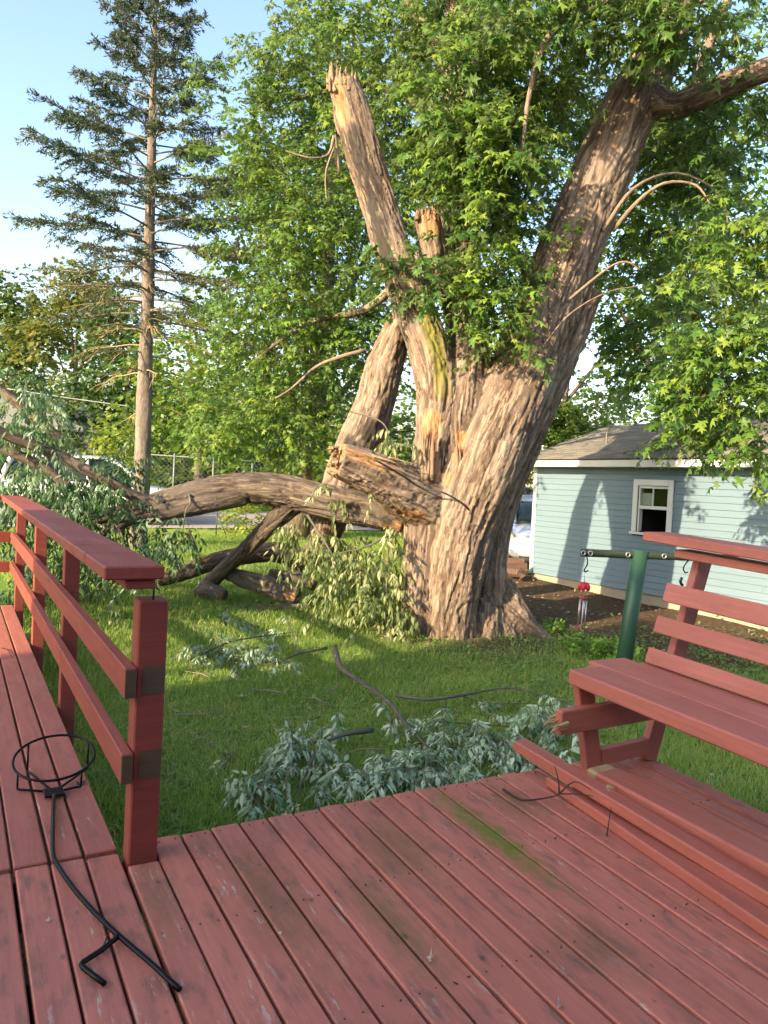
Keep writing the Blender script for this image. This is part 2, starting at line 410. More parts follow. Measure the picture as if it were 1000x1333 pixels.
# ------------------------------------------------------------------ deck
PITCHB = .124; X0 = .595; DECK_Y = 3.0
deck = root('deck', 'red painted wooden deck of diagonal-looking parallel planks with moss stains', 'deck', (1.5, 1, GZ))
k0 = -13; k1 = 23
for k in range(k0, k1):
    xa = X0+k*PITCHB; rng = random.Random(k*13+5)
    gap = rng.uniform(.0095, .0145)
    y1 = DECK_Y + rng.uniform(-.006, .006)
    if k < 0: y1 = DECK_Y-.045+rng.uniform(-.02, .0)
    if k == 0: y1 = 2.825
    dz = rng.uniform(-.003, .003)
    L = y1+1.4
    M, l = frame((xa+PITCHB/2, -1.4, -.02+dz), (xa+PITCHB/2+rng.uniform(-.002, .002), y1, -.02+dz+rng.uniform(-.002, .002)), (rng.uniform(-.012, .012), 0, 1))
    link('plank', box_mesh(l, PITCHB-gap, .04, deck_paint, .005), M, deck)
for k in range(8):
    bx('joist', -1.0, 3.44, -1.1+k*.58-.02, -1.1+k*.58+.02, -.24, -.0435, joist_wood, deck)
bx('rim_board', .72, 3.43, 2.945, 2.985, -.24, -.0435, joist_wood, deck)
for (x, y) in ((.9, 2.6), (2.2, 2.6), (3.3, 2.6), (3.3, .2), (.9, .2)):
    bx('support_post', x-.05, x+.05, y-.05, y+.05, GZ-.05, -.241, joist_wood, deck)
nail_m = simple('nail_head', (.06, .045, .04), .5, .6)
# nail heads: two per plank over each joist, in one mesh
acc = Acc()
for k in range(0, k1):
    for jj in range(5, 8):
        y = -1.1+jj*.58
        if k == 0 and y > 2.8: continue
        for s in (.25, .75):
            rr = random.Random(k*99+jj*7+int(s*4))
            acc.tube([(X0+(k+s)*PITCHB+rr.uniform(-.012, .012), y+rr.uniform(-.01, .01), -.003), (X0+(k+s)*PITCHB, y, .0036)], .0022, 6)
tag(acc.build('nail_heads', nail_m, deck), None, kind='stuff')

# ------------------------------------------------------------------ ramp
SL = .045
def rz(y): return -SL*(y-DECK_Y)
rampo = root('ramp', 'red wooden plank ramp sloping down along the broken handrail', 'ramp', (0, 6, GZ))
for k in range(-13, 0):
    xa = X0+k*PITCHB; rng = random.Random(k*31+2)
    gap = rng.uniform(.007, .012) if k != -2 else .016
    y0 = DECK_Y-.035+rng.uniform(-.0, .012); ycut = 6.3+rng.uniform(-1.2, 1.0)
    for (ya, yb) in ((y0, ycut-.004), (ycut, 8.87+rng.uniform(-.01, .01))):
        dz = rng.uniform(-.002, .002)
        M, l = frame((xa+PITCHB/2, ya, rz(ya)-.02+dz), (xa+PITCHB/2, yb, rz(yb)-.02+dz))
        link('plank', box_mesh(l, PITCHB-gap, .04, ramp_paint, .005), M, rampo)
for x in (-.9, -.2, .55):
    beam('stringer', (x, DECK_Y+.0, rz(3)-.115), (x, 8.8, rz(8.8)-.115), .04, .14, joist_wood, rampo)

# ------------------------------------------------------------------ handrail along the ramp
hr = root('handrail', 'red wooden ramp handrail with a lifted cap board and notched end post', 'railing', (.65, 2.88, GZ))
HS = .043
def hz(y): return -HS*(y-2.83)
XP = .652
bx('post', .605, .712, 2.833, 2.935, -.20, 1.0, rail_paint, hr, .006)
for y in (5.02, 6.9, 8.95):
    bx('post', .61, .70, y-.045, y+.045, GZ-.05, 1.055+hz(y), rail_paint, hr, .005)
for (zc, nm) in ((.705, 'rail'), (.385, 'rail')):
    ys_ = [2.80, 5.25 if zc > .5 else 4.6, 8.98]
    for a_, b_ in zip(ys_[:-1], ys_[1:]):
        beam(nm, (.580, a_+.003, zc+hz(a_)), (.580, b_-.003, zc+hz(b_)), .042, .112, rail_paint, hr)
    # unpainted notch in the end post and rail end
    bx('bare_notch', .628, .708, 2.8295, 2.8325, zc-.055, zc+.052, old_wood, hr, 0)
    bx('bare_rail_end', .5605, .5995, 2.7985, 2.8035, zc-.053, zc+.053, old_wood, hr, 0)
for a_, b_ in ((2.72, 3.16), (3.165, 3.50), (3.505, 5.2), (5.204, 9.06)):
    beam('cap_board', (.562, a_, 1.12+hz(a_)), (.562, b_, 1.12+hz(b_)), .205, .048, rail_paint, hr, bev=.006)
beam('cap_support', (.585, 2.74, 1.077+hz(2.74)), (.585, 9.0, 1.077+hz(9.0)), .10, .034, rail_paint, hr)
acc = Acc().tube([(.66, 2.86, .99), (.662, 2.862, 1.075)], .004, 6); acc.build('nail', nail_m, hr)
# the return at the far end of the ramp
for zc in (.705, .385):
    beam('rail', (.556, 9.02, zc+hz(9)), (-1.9, 9.02, zc+hz(9)-.01), .042, .112, rail_paint, hr)
beam('cap_board', (.455, 9.02, 1.12+hz(9)-.004), (-1.9, 9.02, 1.12+hz(9)-.012), .19, .048, rail_paint, hr, bev=.006)
for x in (-.75, -1.85):
    bx('post', x-.045, x+.045, 9.045, 9.135, GZ-.05, 1.04+hz(9), rail_paint, hr, .005)

# ------------------------------------------------------------------ bench
bench = root('bench', 'red slatted wooden bench with a splintered seat arm on the deck edge', 'bench', (3.1, 1.7, 0))
YB0, YB1 = .35, 2.87
def leg_frame(y, s):
    beam('leg', (2.985, y, .002), (2.865, y, .487), .105, .05, bench_paint, bench, up=(0, 1, 0), bev=.005)
    beam('back_support', (3.395, y, .002), (3.70, y, 1.125), .105, .05, bench_paint, bench, up=(0, 1, 0), bev=.005)
    beam('brace', (3.03, y, .07), (3.385, y, .085), .09, .045, bench_paint, bench, up=(0, 1, 0))
leg_frame(2.87, 1); leg_frame(.55, -1)
sag = .0
for (xc, wd, y1, z) in ((2.865, .225, 2.865, .53), (3.115, .268, 2.965, .532)):
    beam('seat_board', (xc, YB0, z), (xc, y1, z), wd, .078 if xc < 3 else .07, bench_paint, bench, bev=.008)
beam('seat_board', (3.325, YB0, .52), (3.325, 2.93, .52), .10, .04, bench_paint, bench, bev=.005)
for (xl, xh, zl, zh, y1) in ((3.345, 3.358, .545, .63, 2.905), (3.388, 3.406, .712, .803, 2.905), (3.437, 3.455, .882, .985, 2.905)):
    up = Vector((xh-xl, 0, zh-zl)).normalized(); c = ((xl+xh)/2, (zl+zh)/2)
    o = beam('back_slat', (c[0]+.02, YB0, c[1]), (c[0]+.02, y1, c[1]), .038, math.hypot(xh-xl, zh-zl), bench_paint, bench, up=tuple(Vector((.25, 0, 1)).normalized()), bev=.004)
beam('back_rail', (3.585, YB0, 1.150), (3.585, 2.92, 1.150), .14, .045, bench_paint, bench)
beam('cap_board', (3.56, YB0, 1.2225), (3.56, 3.10, 1.2225), .21, .052, bench_paint, bench, bev=.006)
# seat arm that sticks out and is snapped off
beam('seat_arm', (2.665, 2.815, .317), (3.36, 2.815, .325), .125, .05, bench_paint, bench, up=(0, 1, 0), bev=.005)
def splinters(name, p, d, w_, h, ln, n, mat, parent, seed=0, u=(0, 0, 1)):
    """a bundle of torn wood points that leaves a broken end along d"""
    r = random.Random(seed); d = Vector(d).normalized(); u = Vector(u); s = d.cross(u).normalized(); u = s.cross(d)
    acc = Acc()
    for i in range(n):
        a, b_ = r.uniform(-.5, .5)*w_, r.uniform(-.5, .5)*h
        q = Vector(p)+s*a+u*b_; l = ln*r.uniform(.3, 1)
        e = q+d*l+s*r.uniform(-.15, .15)*l+u*r.uniform(-.25, .1)*l
        t = r.uniform(.12, .3)*min(w_, h)
        acc.tube([q-d*ln*.2, q+d*l*.4, e], [t, t*.75, t*.12], 5)
    return acc.build(name, mat, parent, smooth=False)
splinters('torn_end', (2.672, 2.815, .315), (-1, 0, -.15), .045, .10, .085, 16, bare_wood, bench, 3, u=(0, 1, 0))
splinters('paint_chip', (3.375, 2.79, .628), (-.2, 0, -1), .02, .02, .03, 3, bare_wood, bench, 4, u=(0, 1, 0))

# ------------------------------------------------------------------ broken beams on the deck
b1 = root('broken_beam', 'long red beam on the deck in front, twigs lying across its end', 'beam', (2.6, 2.2, 0), 'snapped beams lying along the deck')
beam('timber', (2.472, .45, .027), (2.657, 2.80, .027), .108, .049, beam_paint, b1, bev=.007)
b2 = root('broken_beam', 'red beam with its split end jutting over the deck edge', 'beam', (2.6, 2.9, 0), 'snapped beams lying along the deck')
beam('timber', (2.683, .45, .036), (2.637, 3.06, .118), .090, .055, beam_paint, b2, bev=.007)
beam('bare_split', (2.641, 2.62, .0735), (2.638, 2.98, .0842), .070, .010, bare_wood, b2)
splinters('splinter', (2.675, 2.46, .125), (.6, -.9, .1), .05, .02, .05, 7, bare_wood, b2, 8)
b3 = root('broken_beam', 'thick red beam snapped beside the bench leg, pale bare wood end', 'beam', (2.8, 2.2, 0), 'snapped beams lying along the deck')
beam('timber', (2.835, .45, .097), (2.805, 2.60, .097), .17, .085, beam_paint, b3, bev=.010)
beam('bare_end', (2.8055, 2.592, .097), (2.802, 2.668, .097), .148, .078, bare_wood, b3, bev=.012)
splinters('splinter', (2.745, 2.60, .08), (-.5, -.35, -.4), .08, .07, .05, 14, bare_wood, b3, 5)
bx('prop_block', 2.80, 2.90, 1.2, 1.9, .003, .052, old_wood, b3)

# ------------------------------------------------------------------ black plant stand on the ramp
iron = simple('black_iron', (.012, .012, .014), .38, .7, .2, 30, .05)
def dk(px, py, z=0.):    # point on the ramp / deck plane
    p = atz(px, py, z)
    if p[1] > DECK_Y:
        d = CF + CR*(px-500)/FPX - CU*(py-666)/FPX
        t = (SL*DECK_Y + z - HCAM)/(d[2]+SL*d[1]); p = CC+d*t
    return p
stand = root('plant_stand', 'black wrought iron hook stand with a ring basket lying on the ramp', 'plant stand', dk(70, 1030))
hubp = dk(70, 1033, .012)
ZR = .115
ring = dk(71, 985, ZR); ringE = dk(123, 983, ZR); ringN = dk(71, 954, ZR)
rx_ = np.linalg.norm(ringE-ring); ux = (ringE-ring)/rx_; uy = np.cross([0, 0, 1.], ux); uy /= np.linalg.norm(uy)
uy = uy*math.cos(R_(13))+np.array([0, 0, 1.])*math.sin(R_(13))   # the basket ring lies tipped
ry_ = rx_*1.0
th = np.linspace(0, 2*np.pi, 49)
ringP = np.array([ring+ux*rx_*math.cos(t)+uy*ry_*math.sin(t) for t in th])
V, F, _ = tube(ringP, .006, 8, cap=False); Acc().add(V, F).build('ring', iron, stand)
bm_c = hubp
bx('hub_plate', hubp[0]-.042, hubp[0]+.042, hubp[1]-.042, hubp[1]+.042, hubp[2]+.002, hubp[2]+.012, iron, stand, .002)
for ang in (40, 140, 220, 320):
    t = R_(ang); rp = ring+ux*rx_*math.cos(t)+uy*ry_*math.sin(t); low = rp.copy(); low[2] = rz(rp[1])+.012 if rp[1] > 3 else .012
    Acc().tube([hubp+np.array([0, 0, .008]), low+(hubp-low)*.04, low], .0055, 6).build('spoke', iron, stand)
    Acc().tube([low, rp], .0045, 6).build('upright', iron, stand)
acc = Acc(); pts = [dk(70, 1035, .018), dk(69, 1070, .02), dk(69, 1108, .022), dk(74, 1124, .022), dk(95, 1155, .022), dk(120, 1184, .022), dk(154, 1217, .022), dk(195, 1252, .02), dk(234, 1288, .015)]
acc.tube(pts, .0085, 8, sub=4).build('pole', iron, stand)
Acc().tube([dk(155, 1218, .022), dk(130, 1238, .02), dk(108, 1252, .018), dk(107, 1257, .016), dk(112, 1262, .015), dk(136, 1280, .014)], .0085, 8, sub=2).build('foot_hook', iron, stand)
# twigs, leaves and bits on the deck
def twig(label, pts, r, grp=None, name='twig', m=twig_mat, cat='twig'):
    a = Acc()
    for P, rr in zip(pts, r): a.tube(P, np.linspace(rr, rr*.45, len(P)), 6, sub=3)
    c = np.mean(np.vstack([np.array(P) for P in pts]), 0)
    return tag(a.build(name, m, loc=c), label, cat, grp)
twig('dark forked twig lying over the front broken beam', [[dk(655, 1027, .008), dk(680, 1041, .012), dk(712, 1038, .03), dk(728, 1034, .058)],
     [dk(728, 1034, .058), dk(727, 1015, .11), dk(722, 996, .17)], [dk(728, 1033, .06), dk(748, 1017, .14), dk(770, 1028, .135)], [dk(728, 1033, .06), dk(750, 1033, .10), dk(772, 1036, .12)]], [.006, .005, .004, .004])
twig('short dark twig standing upright against the front broken beam', [[dk(790, 1088, .01), dk(793, 1068, .06), dk(796, 1050, .10)]], [.0035])
twig('short dark twig lying on the upper ramp planks', [[dk(2, 843, .01), dk(9, 845, .012), dk(17, 856, .01)]], [.005])
twig('thin brown twig under the black stand foot', [[dk(132, 1240, .006), dk(138, 1222, .01), dk(143, 1212, .012)]], [.003])
MAPLE_T = (np.array([(0, 0, 0), (.15, .40, -.10), (.30, .14, -.02), (.62, .42, -.14), (.58, .12, -.06), (1, 0, -.16), (.58, -.12, -.06), (.62, -.42, -.14), (.30, -.14, -.02), (.15, -.40, -.10), (.3, 0, .03)]),
           np.array([(10, 0, 9), (10, 9, 8), (10, 8, 7), (10, 7, 6), (10, 6, 5), (10, 5, 4), (10, 4, 3), (10, 3, 2), (10, 2, 1), (10, 1, 0)]))
LANCE_T = (np.array([(0, 0, 0), (.35, .17, -.05), (.35, 0, .03), (.35, -.17, -.05), (.7, .12, -.16), (.7, 0, -.10), (.7, -.12, -.16), (1, 0, -.30)]),
           np.array([(0, 2, 1), (0, 3, 2), (1, 2, 4), (2, 5, 4), (2, 3, 5), (3, 6, 5), (4, 5, 7), (5, 6, 7)]))
MAPLE_B = (MAPLE_T[0]*np.array([1.05, .62, 2.6])+np.array([0, .03, 0]), MAPLE_T[1])       # folded, hanging leaf
MAPLE_C = (np.array([(0, 0, 0), (.05, .34, -.16), (.26, .13, -.05), (.50, .50, -.02), (.60, .13, -.10), (.95, .10, -.34), (.56, -.14, -.06), (.66, -.36, -.25), (.28, -.12, -.03), (.18, -.30, .04), (.3, 0, .04)]), MAPLE_T[1])   # twisted leaf
QUAD_T = (np.array([(0, 0, 0), (.5, .36, -.06), (.5, -.36, -.06), (1, 0, -.12)]), np.array([(0, 2, 1), (2, 3, 1)]))
def deck_leaf(px, py, label, size, rot, m, curl=.9):
    p = dk(px, py, .006); V = MAPLE_C[0].copy()*np.array([.8, .9, curl])*size
    V[:, 2] = np.abs(V[:, 2])
    c, s = math.cos(rot), math.sin(rot); V = np.stack([V[:, 0]*c-V[:, 1]*s, V[:, 0]*s+V[:, 1]*c, V[:, 2]], 1)+p
    o = world_obj('fallen_leaf', V, MAPLE_T[1], m, loc=p, attrs={'tint': np.full(11, .95)})
    tag(o, label, 'leaf')
deck_leaf(558, 1252, 'pale curled leaf near a gap in the deck planks', .034, .6, litter_mat, 3)
deck_leaf(733, 1312, 'brown curled leaf on the deck planks', .036, 2.2, litter_mat, 3)
deck_leaf(100, 1021, 'dark crumpled leaf lying inside the iron ring basket', .07, .2, twig_mat)
deck_leaf(62, 1200, 'small green brown leaf on the near ramp planks', .026, 1.2, litter_mat)
deck_leaf(365, 1216, 'tiny white leaf scrap in a deck gap', .02, 1.2, silver_leaf)
deck_leaf(597, 1044, 'small yellow leaf scrap near the far deck edge', .025, .2, vine_mat)
print('deck ok')

# ------------------------------------------------------------------ foliage generators
def unit(a): return a/(np.linalg.norm(a, axis=-1, keepdims=True)+1e-9)
def scatter_leaves(P, A, Nn, S, tmpl, tint):
    """P positions, A axis, Nn rough normal, S sizes -> V, F, tint per vertex"""
    A = unit(A); B = unit(np.cross(Nn, A)); C = np.cross(A, B)
    T, F = tmpl; n = len(P); k = len(T)
    V = P[:, None]+S[:, None, None]*(T[None, :, 0:1]*A[:, None]+T[None, :, 1:2]*B[:, None]+T[None, :, 2:3]*C[:, None])
    FF = (F[None]+(np.arange(n)*k)[:, None, None]).reshape(-1, 3)
    return V.reshape(-1, 3), FF, np.repeat(tint, k)
def sprays(anchors, dirs, L, nl, size, droop, rng, tint0, tvar=.25, hang=.35, spread=.9):
    """leafy twigs: nl leaves along a curve that leaves each anchor"""
    n = len(anchors); L = np.broadcast_to(L, (n,)); droop = np.broadcast_to(droop, (n,))
    s = (np.arange(nl)+.6)/nl; s = s[None]*np.ones((n, 1))+rng.uniform(-.04, .04, (n, nl))
    D = unit(dirs); P = anchors[:, None]+D[:, None]*(s*L[:, None])[..., None]
    P[..., 2] -= (s**2)*(droop*L)[:, None]
    side = unit(np.cross(D, np.array([0, 0, 1.]))+rng.normal(0, .15, (n, 3)))
    sg = np.where(np.arange(nl) % 2 == 0, 1., -1.)[None, :, None]
    A = D[:, None]*.7+side[:, None]*sg*spread+rng.normal(0, .35, (n, nl, 3)); A[..., 2] -= hang+rng.uniform(0, .5, (n, nl))*hang
    Nn = np.array([0, 0, 1.])+rng.normal(0, .45, (n, nl, 3))+D[:, None]*.25
    S = size*rng.uniform(.45, 1.25, (n, nl)); t = np.clip(tint0[:, None]+rng.normal(0, tvar*.5, (n, nl)), 0, 1)
    P = P+unit(A)*.25*S[..., None]
    return P.reshape(-1, 3), A.reshape(-1, 3), Nn.reshape(-1, 3), S.ravel(), t.ravel()
def in_ball(n, rng, shell=.55):
    d = unit(rng.normal(0, 1, (n, 3))); r = (shell**3+(1-shell**3)*rng.uniform(0, 1, n))**(1/3.)
    return d, r
def crown(name, blobs, mat, parent, tmpl, size, L, nl, rng, droop=.5, hang=.35, tint=.45, shell=.45, flat=1., tvar=.3, tjit=.22, up=.15, clump=0, twigs=None):
    """blobs: (centre(3), radii(3), number of sprays)"""
    Vs, Fs, Ts, TWP = [], [], [], []; off = 0
    if clump:
        nb = []
        for c, rad, n in blobs:
            rad = np.asarray(rad, float); k = max(1, int(round(n/clump)))
            if k == 1: nb.append((c, rad, n)); continue
            dd, rr2 = in_ball(k, rng, .25)
            for q in range(k): nb.append((np.asarray(c)+dd[q]*rad*rr2[q]*.85, rad*k**(-1/3.)*rng.uniform(.7, 1.15), n/k))
        blobs = nb
    for c, rad, n in blobs:
        n = int(n)
        d, r = in_ball(n, rng, shell); rad = np.asarray(rad, float)
        lump = .75+.5*vnoise(d*2.3+np.asarray(c)*.7, 3)
        p = np.asarray(c)+d*rad*(r*lump)[:, None]
        dirs = d*1.0+rng.normal(0, .55, (n, 3)); dirs[:, 2] = dirs[:, 2]*.6*flat+up
        tb = rng.normal(0, .13) if clump else 0
        t0 = np.clip(tint+tb+rng.normal(0, tjit, n)+.25*(vnoise(p*.9, 9)-.5), 0, 1)
        Pl, A, Nn, S, t = sprays(p, dirs, L*rng.uniform(.6, 1.25, n), nl, size, droop*rng.uniform(.5, 1.4, n), rng, t0, tvar, hang)
        if twigs is not None:
            Lt = L*.95
            for q in range(n):
                dn_ = dirs[q]/np.linalg.norm(dirs[q]); TWP.append(np.stack([p[q]-dn_*.12*Lt, p[q]+dn_*.45*Lt-[0, 0, .2*droop*Lt], p[q]+dn_*.9*Lt-[0, 0, .8*droop*Lt]]))
        tl = tmpl if isinstance(tmpl, list) else [tmpl]
        pick = rng.integers(0, len(tl), len(Pl))
        for ti, tm in enumerate(tl):
            k_ = pick == ti
            V, F, T = scatter_leaves(Pl[k_], A[k_], Nn[k_], S[k_], tm, t[k_])
            Vs.append(V); Fs.append(F+off); Ts.append(T); off += len(V)
    o = world_obj(name, np.vstack(Vs), np.vstack(Fs), mat, parent, attrs={'tint': np.concatenate(Ts)})
    o['kind'] = 'stuff'
    if TWP:
        A_ = np.array(TWP); m = len(A_); th = np.array([0, 2.094, 4.189]); r_ = np.array([.006, .0045, .002])
        ring = np.stack([np.cos(th), np.sin(th), np.zeros(3)], 1)
        VV = (A_[:, :, None]+r_[None, :, None, None]*ring[None, None]).reshape(-1, 3)
        b_ = np.arange(m)[:, None]*9; q_ = []
        for a0_ in (0, 3):
            for c_ in range(3): q_.append([a0_+c_, a0_+(c_+1) % 3, a0_+3+(c_+1) % 3, a0_+3+c_])
        FF = (np.array(q_)[None]+b_[:, :, None]).reshape(-1, 4)
        world_obj('twigs', VV, FF, twigs, parent)['kind'] = 'stuff'
    return o
def mpx(depth): return depth/FPX
def pblob(px, py, depth, rx, ry, rd, n):
    """blob sized by what it spans; its radii are metres in world axes"""
    m = mpx(depth); r = (rx*m+rd)/2
    return (at(px, py, depth), (r, r, ry*m), n)

# ------------------------------------------------------------------ bark surfaces
def bark_mesh(strands, voxel, parent, name, mat, disp=.03, freq=9., marks=(), squash=.12, smooth_it=2, fine=.3):
    """strands: list of lists (x,y,z,r). Fused with a voxel remesh, then carved with bark ridges."""
    bm_acc = Acc(); SK = []
    for si, st in enumerate(strands):
        st = np.array(st, float); P = catmull(st[:, :3], 5); rr = np.interp(np.linspace(0, len(st)-1, len(P)), np.arange(len(st)), st[:, 3])
        V, F, fr = tube(P, rr, 20); bm_acc.add(V, F)
        sl_ = np.concatenate([[0], np.cumsum(np.linalg.norm(np.diff(P, axis=0), axis=1))])
        SK.append((P, rr, sl_, fr, si))
    V = np.vstack(bm_acc.V)
    me = bpy.data.meshes.new('tmp'); me.from_pydata(V.tolist(), [], bm_acc.F); me.update()
    tmp = bpy.data.objects.new('tmp', me); COL.objects.link(tmp)
    md = tmp.modifiers.new('r', 'REMESH'); md.mode = 'VOXEL'; md.voxel_size = voxel; md.adaptivity = 0
    dg = bpy.context.evaluated_depsgraph_get(); ev = tmp.evaluated_get(dg); m2 = ev.to_mesh()
    n = len(m2.vertices); X = np.empty(n*3, np.float32); m2.vertices.foreach_get('co', X); X = X.reshape(-1, 3).astype(float)
    polys = np.empty(len(m2.loops), np.int32); m2.loops.foreach_get('vertex_index', polys)
    tot = np.empty(len(m2.polygons), np.int32); m2.polygons.foreach_get('loop_total', tot)
    E = np.empty(len(m2.edges)*2, np.int32); m2.edges.foreach_get('vertices', E); E = E.reshape(-1, 2)
    ev.to_mesh_clear(); bpy.data.objects.remove(tmp)
    deg = np.bincount(E.ravel(), minlength=n)[:, None]+1e-9
    for _ in range(smooth_it):
        S_ = np.zeros_like(X); np.add.at(S_, E[:, 0], X[E[:, 1]]); np.add.at(S_, E[:, 1], X[E[:, 0]]); X = .4*X+.6*S_/deg
    # nearest strand (distance relative to its radius) -> bark coordinates
    best = np.full(n, 1e9); coord = np.zeros((n, 3)); rad = np.zeros((n, 3)); Rl = np.zeros(n)
    for P, rr, sl_, (T, Nf, Bf), si in SK:
        for k in range(len(P)-1):
            a, b = P[k], P[k+1]; ab = b-a; L2 = ab@ab
            t = np.clip(((X-a)@ab)/L2, 0, 1); q = a+t[:, None]*ab; u = X-q
            dist = np.linalg.norm(u, axis=1)-(rr[k]+(rr[k+1]-rr[k])*t)
            w_ = dist < best
            if not w_.any(): continue
            Nn = Nf[k]; Bb = Bf[k]
            cc = np.stack([u[w_]@Nn, u[w_]@Bb, (sl_[k]+t[w_]*math.sqrt(L2))*squash], 1)+si*7.3
            coord[w_] = cc; rad[w_] = u[w_]; best[w_] = dist[w_]; Rl[w_] = rr[k]
    nrm = unit(rad)
    def sst(x, a, b):
        x = np.clip((x-a)/(b-a), 0, 1); return x*x*(3-2*x)
    w1 = fbm(coord*np.array([freq*.5, freq*.5, freq*.9]), 2, 4); w2 = fbm(coord*np.array([freq*.5, freq*.5, freq*.9])+31, 2, 5)
    q = coord*freq+np.stack([(w1-.5)*2.2, (w2-.5)*2.2, (w1-w2)*1.2], 1)
    c1 = np.abs(fbm(q, 2, 1)*2-1); c2 = np.abs(vnoise(q*np.array([1.5, 1.5, 5.2])+5, 8)*2-1)
    h1 = sst(c1, .0, .30); h2 = sst(c2, .0, .45); pl = vnoise(q*.55+17, 12)
    h = .52*h1+.34*h2+.14*pl
    sc_ = np.clip(Rl/.28, .22, 1)
    big = fbm(coord*np.array([2.2, 2.2, 3.]), 2, 21)-.5; mid_ = fbm(coord*np.array([5., 5., 7.]), 2, 22)-.5
    X = X+nrm*(((h-.6)*disp*1.25+big*.09+mid_*.05)*sc_)[:, None]
    attrs = {'bark': coord, 'fissure': np.clip((.62-h)/.42, 0, 1)}
    for nm in ('raw', 'moss', 'weather_hollow'):
        v = np.zeros(n)
        for kind, c, r in marks:
            if kind != nm: continue
            c = np.atleast_2d(np.asarray(c, float))
            dd = np.min(np.stack([np.linalg.norm(X-cc, axis=1) for cc in c]), 0)
            v = np.maximum(v, np.clip(1.3-dd/r, 0, 1))
        attrs[nm] = v
    F = polys.reshape(-1, 4) if (tot == 4).all() else None
    if F is None:
        F = []; k = 0
        for t in tot: F.append(tuple(polys[k:k+t])); k += t
    return world_obj(name, X, F, mat, parent, smooth=True, attrs=attrs)
def pxs(lst):
    """(px,py,depth,r_px) -> world strands"""
    return [(*at(a, b, d), r*mpx(d)) for a, b, d, r in lst]
def line(pts, d, n=6):
    q = catmull(np.array([at(a, b, d) for a, b in pts]), n); return q

# ------------------------------------------------------------------ the storm-damaged maple
TB = atz(605, 822, GZ)
maple = root('maple_tree', 'huge old maple with furrowed trunk and a snapped left leader', 'tree', (TB[0], TB[1], GZ))
S = [
 pxs([(598, 890, 10.1, 84), (596, 840, 10.1, 66), (594, 790, 10.1, 52), (592, 740, 10.1, 48), (598, 680, 10.1, 48), (610, 625, 10.0, 50), (628, 575, 9.9, 48), (645, 540, 9.85, 44)]),
 pxs([(622, 690, 10.0, 34), (643, 610, 9.85, 42), (660, 545, 9.75, 46), (688, 470, 9.75, 47), (716, 395, 9.75, 44), (748, 312, 9.7, 40), (780, 232, 9.65, 36), (812, 155, 9.6, 34), (848, 85, 9.5, 29), (872, 12, 9.4, 29), (895, -80, 9.3, 25), (915, -200, 9.2, 16), (930, -300, 9.1, 8)]),
 pxs([(575, 885, 9.6, 54), (578, 840, 9.55, 44), (582, 790, 9.5, 38), (590, 740, 9.48, 40), (600, 690, 9.48, 44), (616, 640, 9.5, 50), (638, 585, 9.55, 50), (662, 530, 9.62, 47), (690, 465, 9.68, 42)]),
 pxs([(664, 885, 9.85, 58), (652, 838, 9.85, 38), (640, 790, 9.8, 25), (640, 735, 9.78, 20), (647, 690, 9.78, 19), (660, 640, 9.78, 21), (678, 585, 9.8, 25), (703, 520, 9.82, 28), (729, 450, 9.85, 29), (757, 375, 9.82, 26)]),
 pxs([(545, 885, 9.6, 48), (545, 835, 9.6, 36), (548, 780, 9.58, 28), (552, 720, 9.55, 26), (555, 670, 9.55, 27), (562, 610, 9.56, 28), (568, 555, 9.57, 28), (570, 505, 9.6, 30), (557, 445, 9.6, 29), (535, 388, 9.6, 26), (514, 330, 9.6, 24), (496, 270, 9.6, 22), (477, 210, 9.6, 22), (459, 150, 9.6, 23), (447, 108, 9.6, 19)]),
 pxs([(600, 690, 9.95, 30), (598, 620, 9.75, 32), (598, 560, 9.6, 32), (604, 505, 9.65, 29), (610, 450, 9.8, 27), (604, 400, 10.0, 26), (596, 330, 10.2, 27), (598, 250, 10.3, 28), (602, 170, 10.4, 26), (606, 80, 10.5, 22), (600, -20, 10.6, 19), (590, -140, 10.7, 12)]),
 pxs([(575, 390, 9.85, 18), (566, 340, 9.8, 18), (556, 282, 9.75, 17)]),
 pxs([(548, 385, 10.1, 20), (520, 425, 10.2, 18), (502, 475, 10.3, 23), (488, 528, 10.35, 24), (470, 575, 10.4, 27), (447, 628, 10.4, 25), (425, 690, 10.4, 21), (415, 735, 10.4, 12)]),
 pxs([(600, 675, 9.8, 36), (555, 655, 9.55, 37), (520, 636, 9.35, 35), (490, 620, 9.2, 30), (462, 608, 9.1, 27), (438, 600, 9.0, 24)]),
 pxs([(640, 780, 9.95, 36), (668, 806, 9.85, 26), (695, 826, 9.85, 17), (726, 842, 9.85, 10), (760, 854, 9.9, 4)]),
 pxs([(560, 780, 9.8, 34), (528, 822, 9.6, 24), (500, 844, 9.5, 13), (478, 858, 9.4, 5)]),
 pxs([(590, 780, 9.8, 36), (575, 836, 9.4, 26), (562, 858, 9.2, 13), (550, 870, 9.1, 5)]),
 pxs([(625, 790, 9.8, 30), (632, 838, 9.5, 20), (645, 862, 9.3, 9)]),
 pxs([(835, 120, 9.55, 26), (870, 138, 9.4, 18), (905, 128, 9.3, 17), (955, 105, 9.1, 16), (1005, 88, 8.9, 15), (1080, 60, 8.7, 13), (1180, 0, 8.5, 8)]),
]
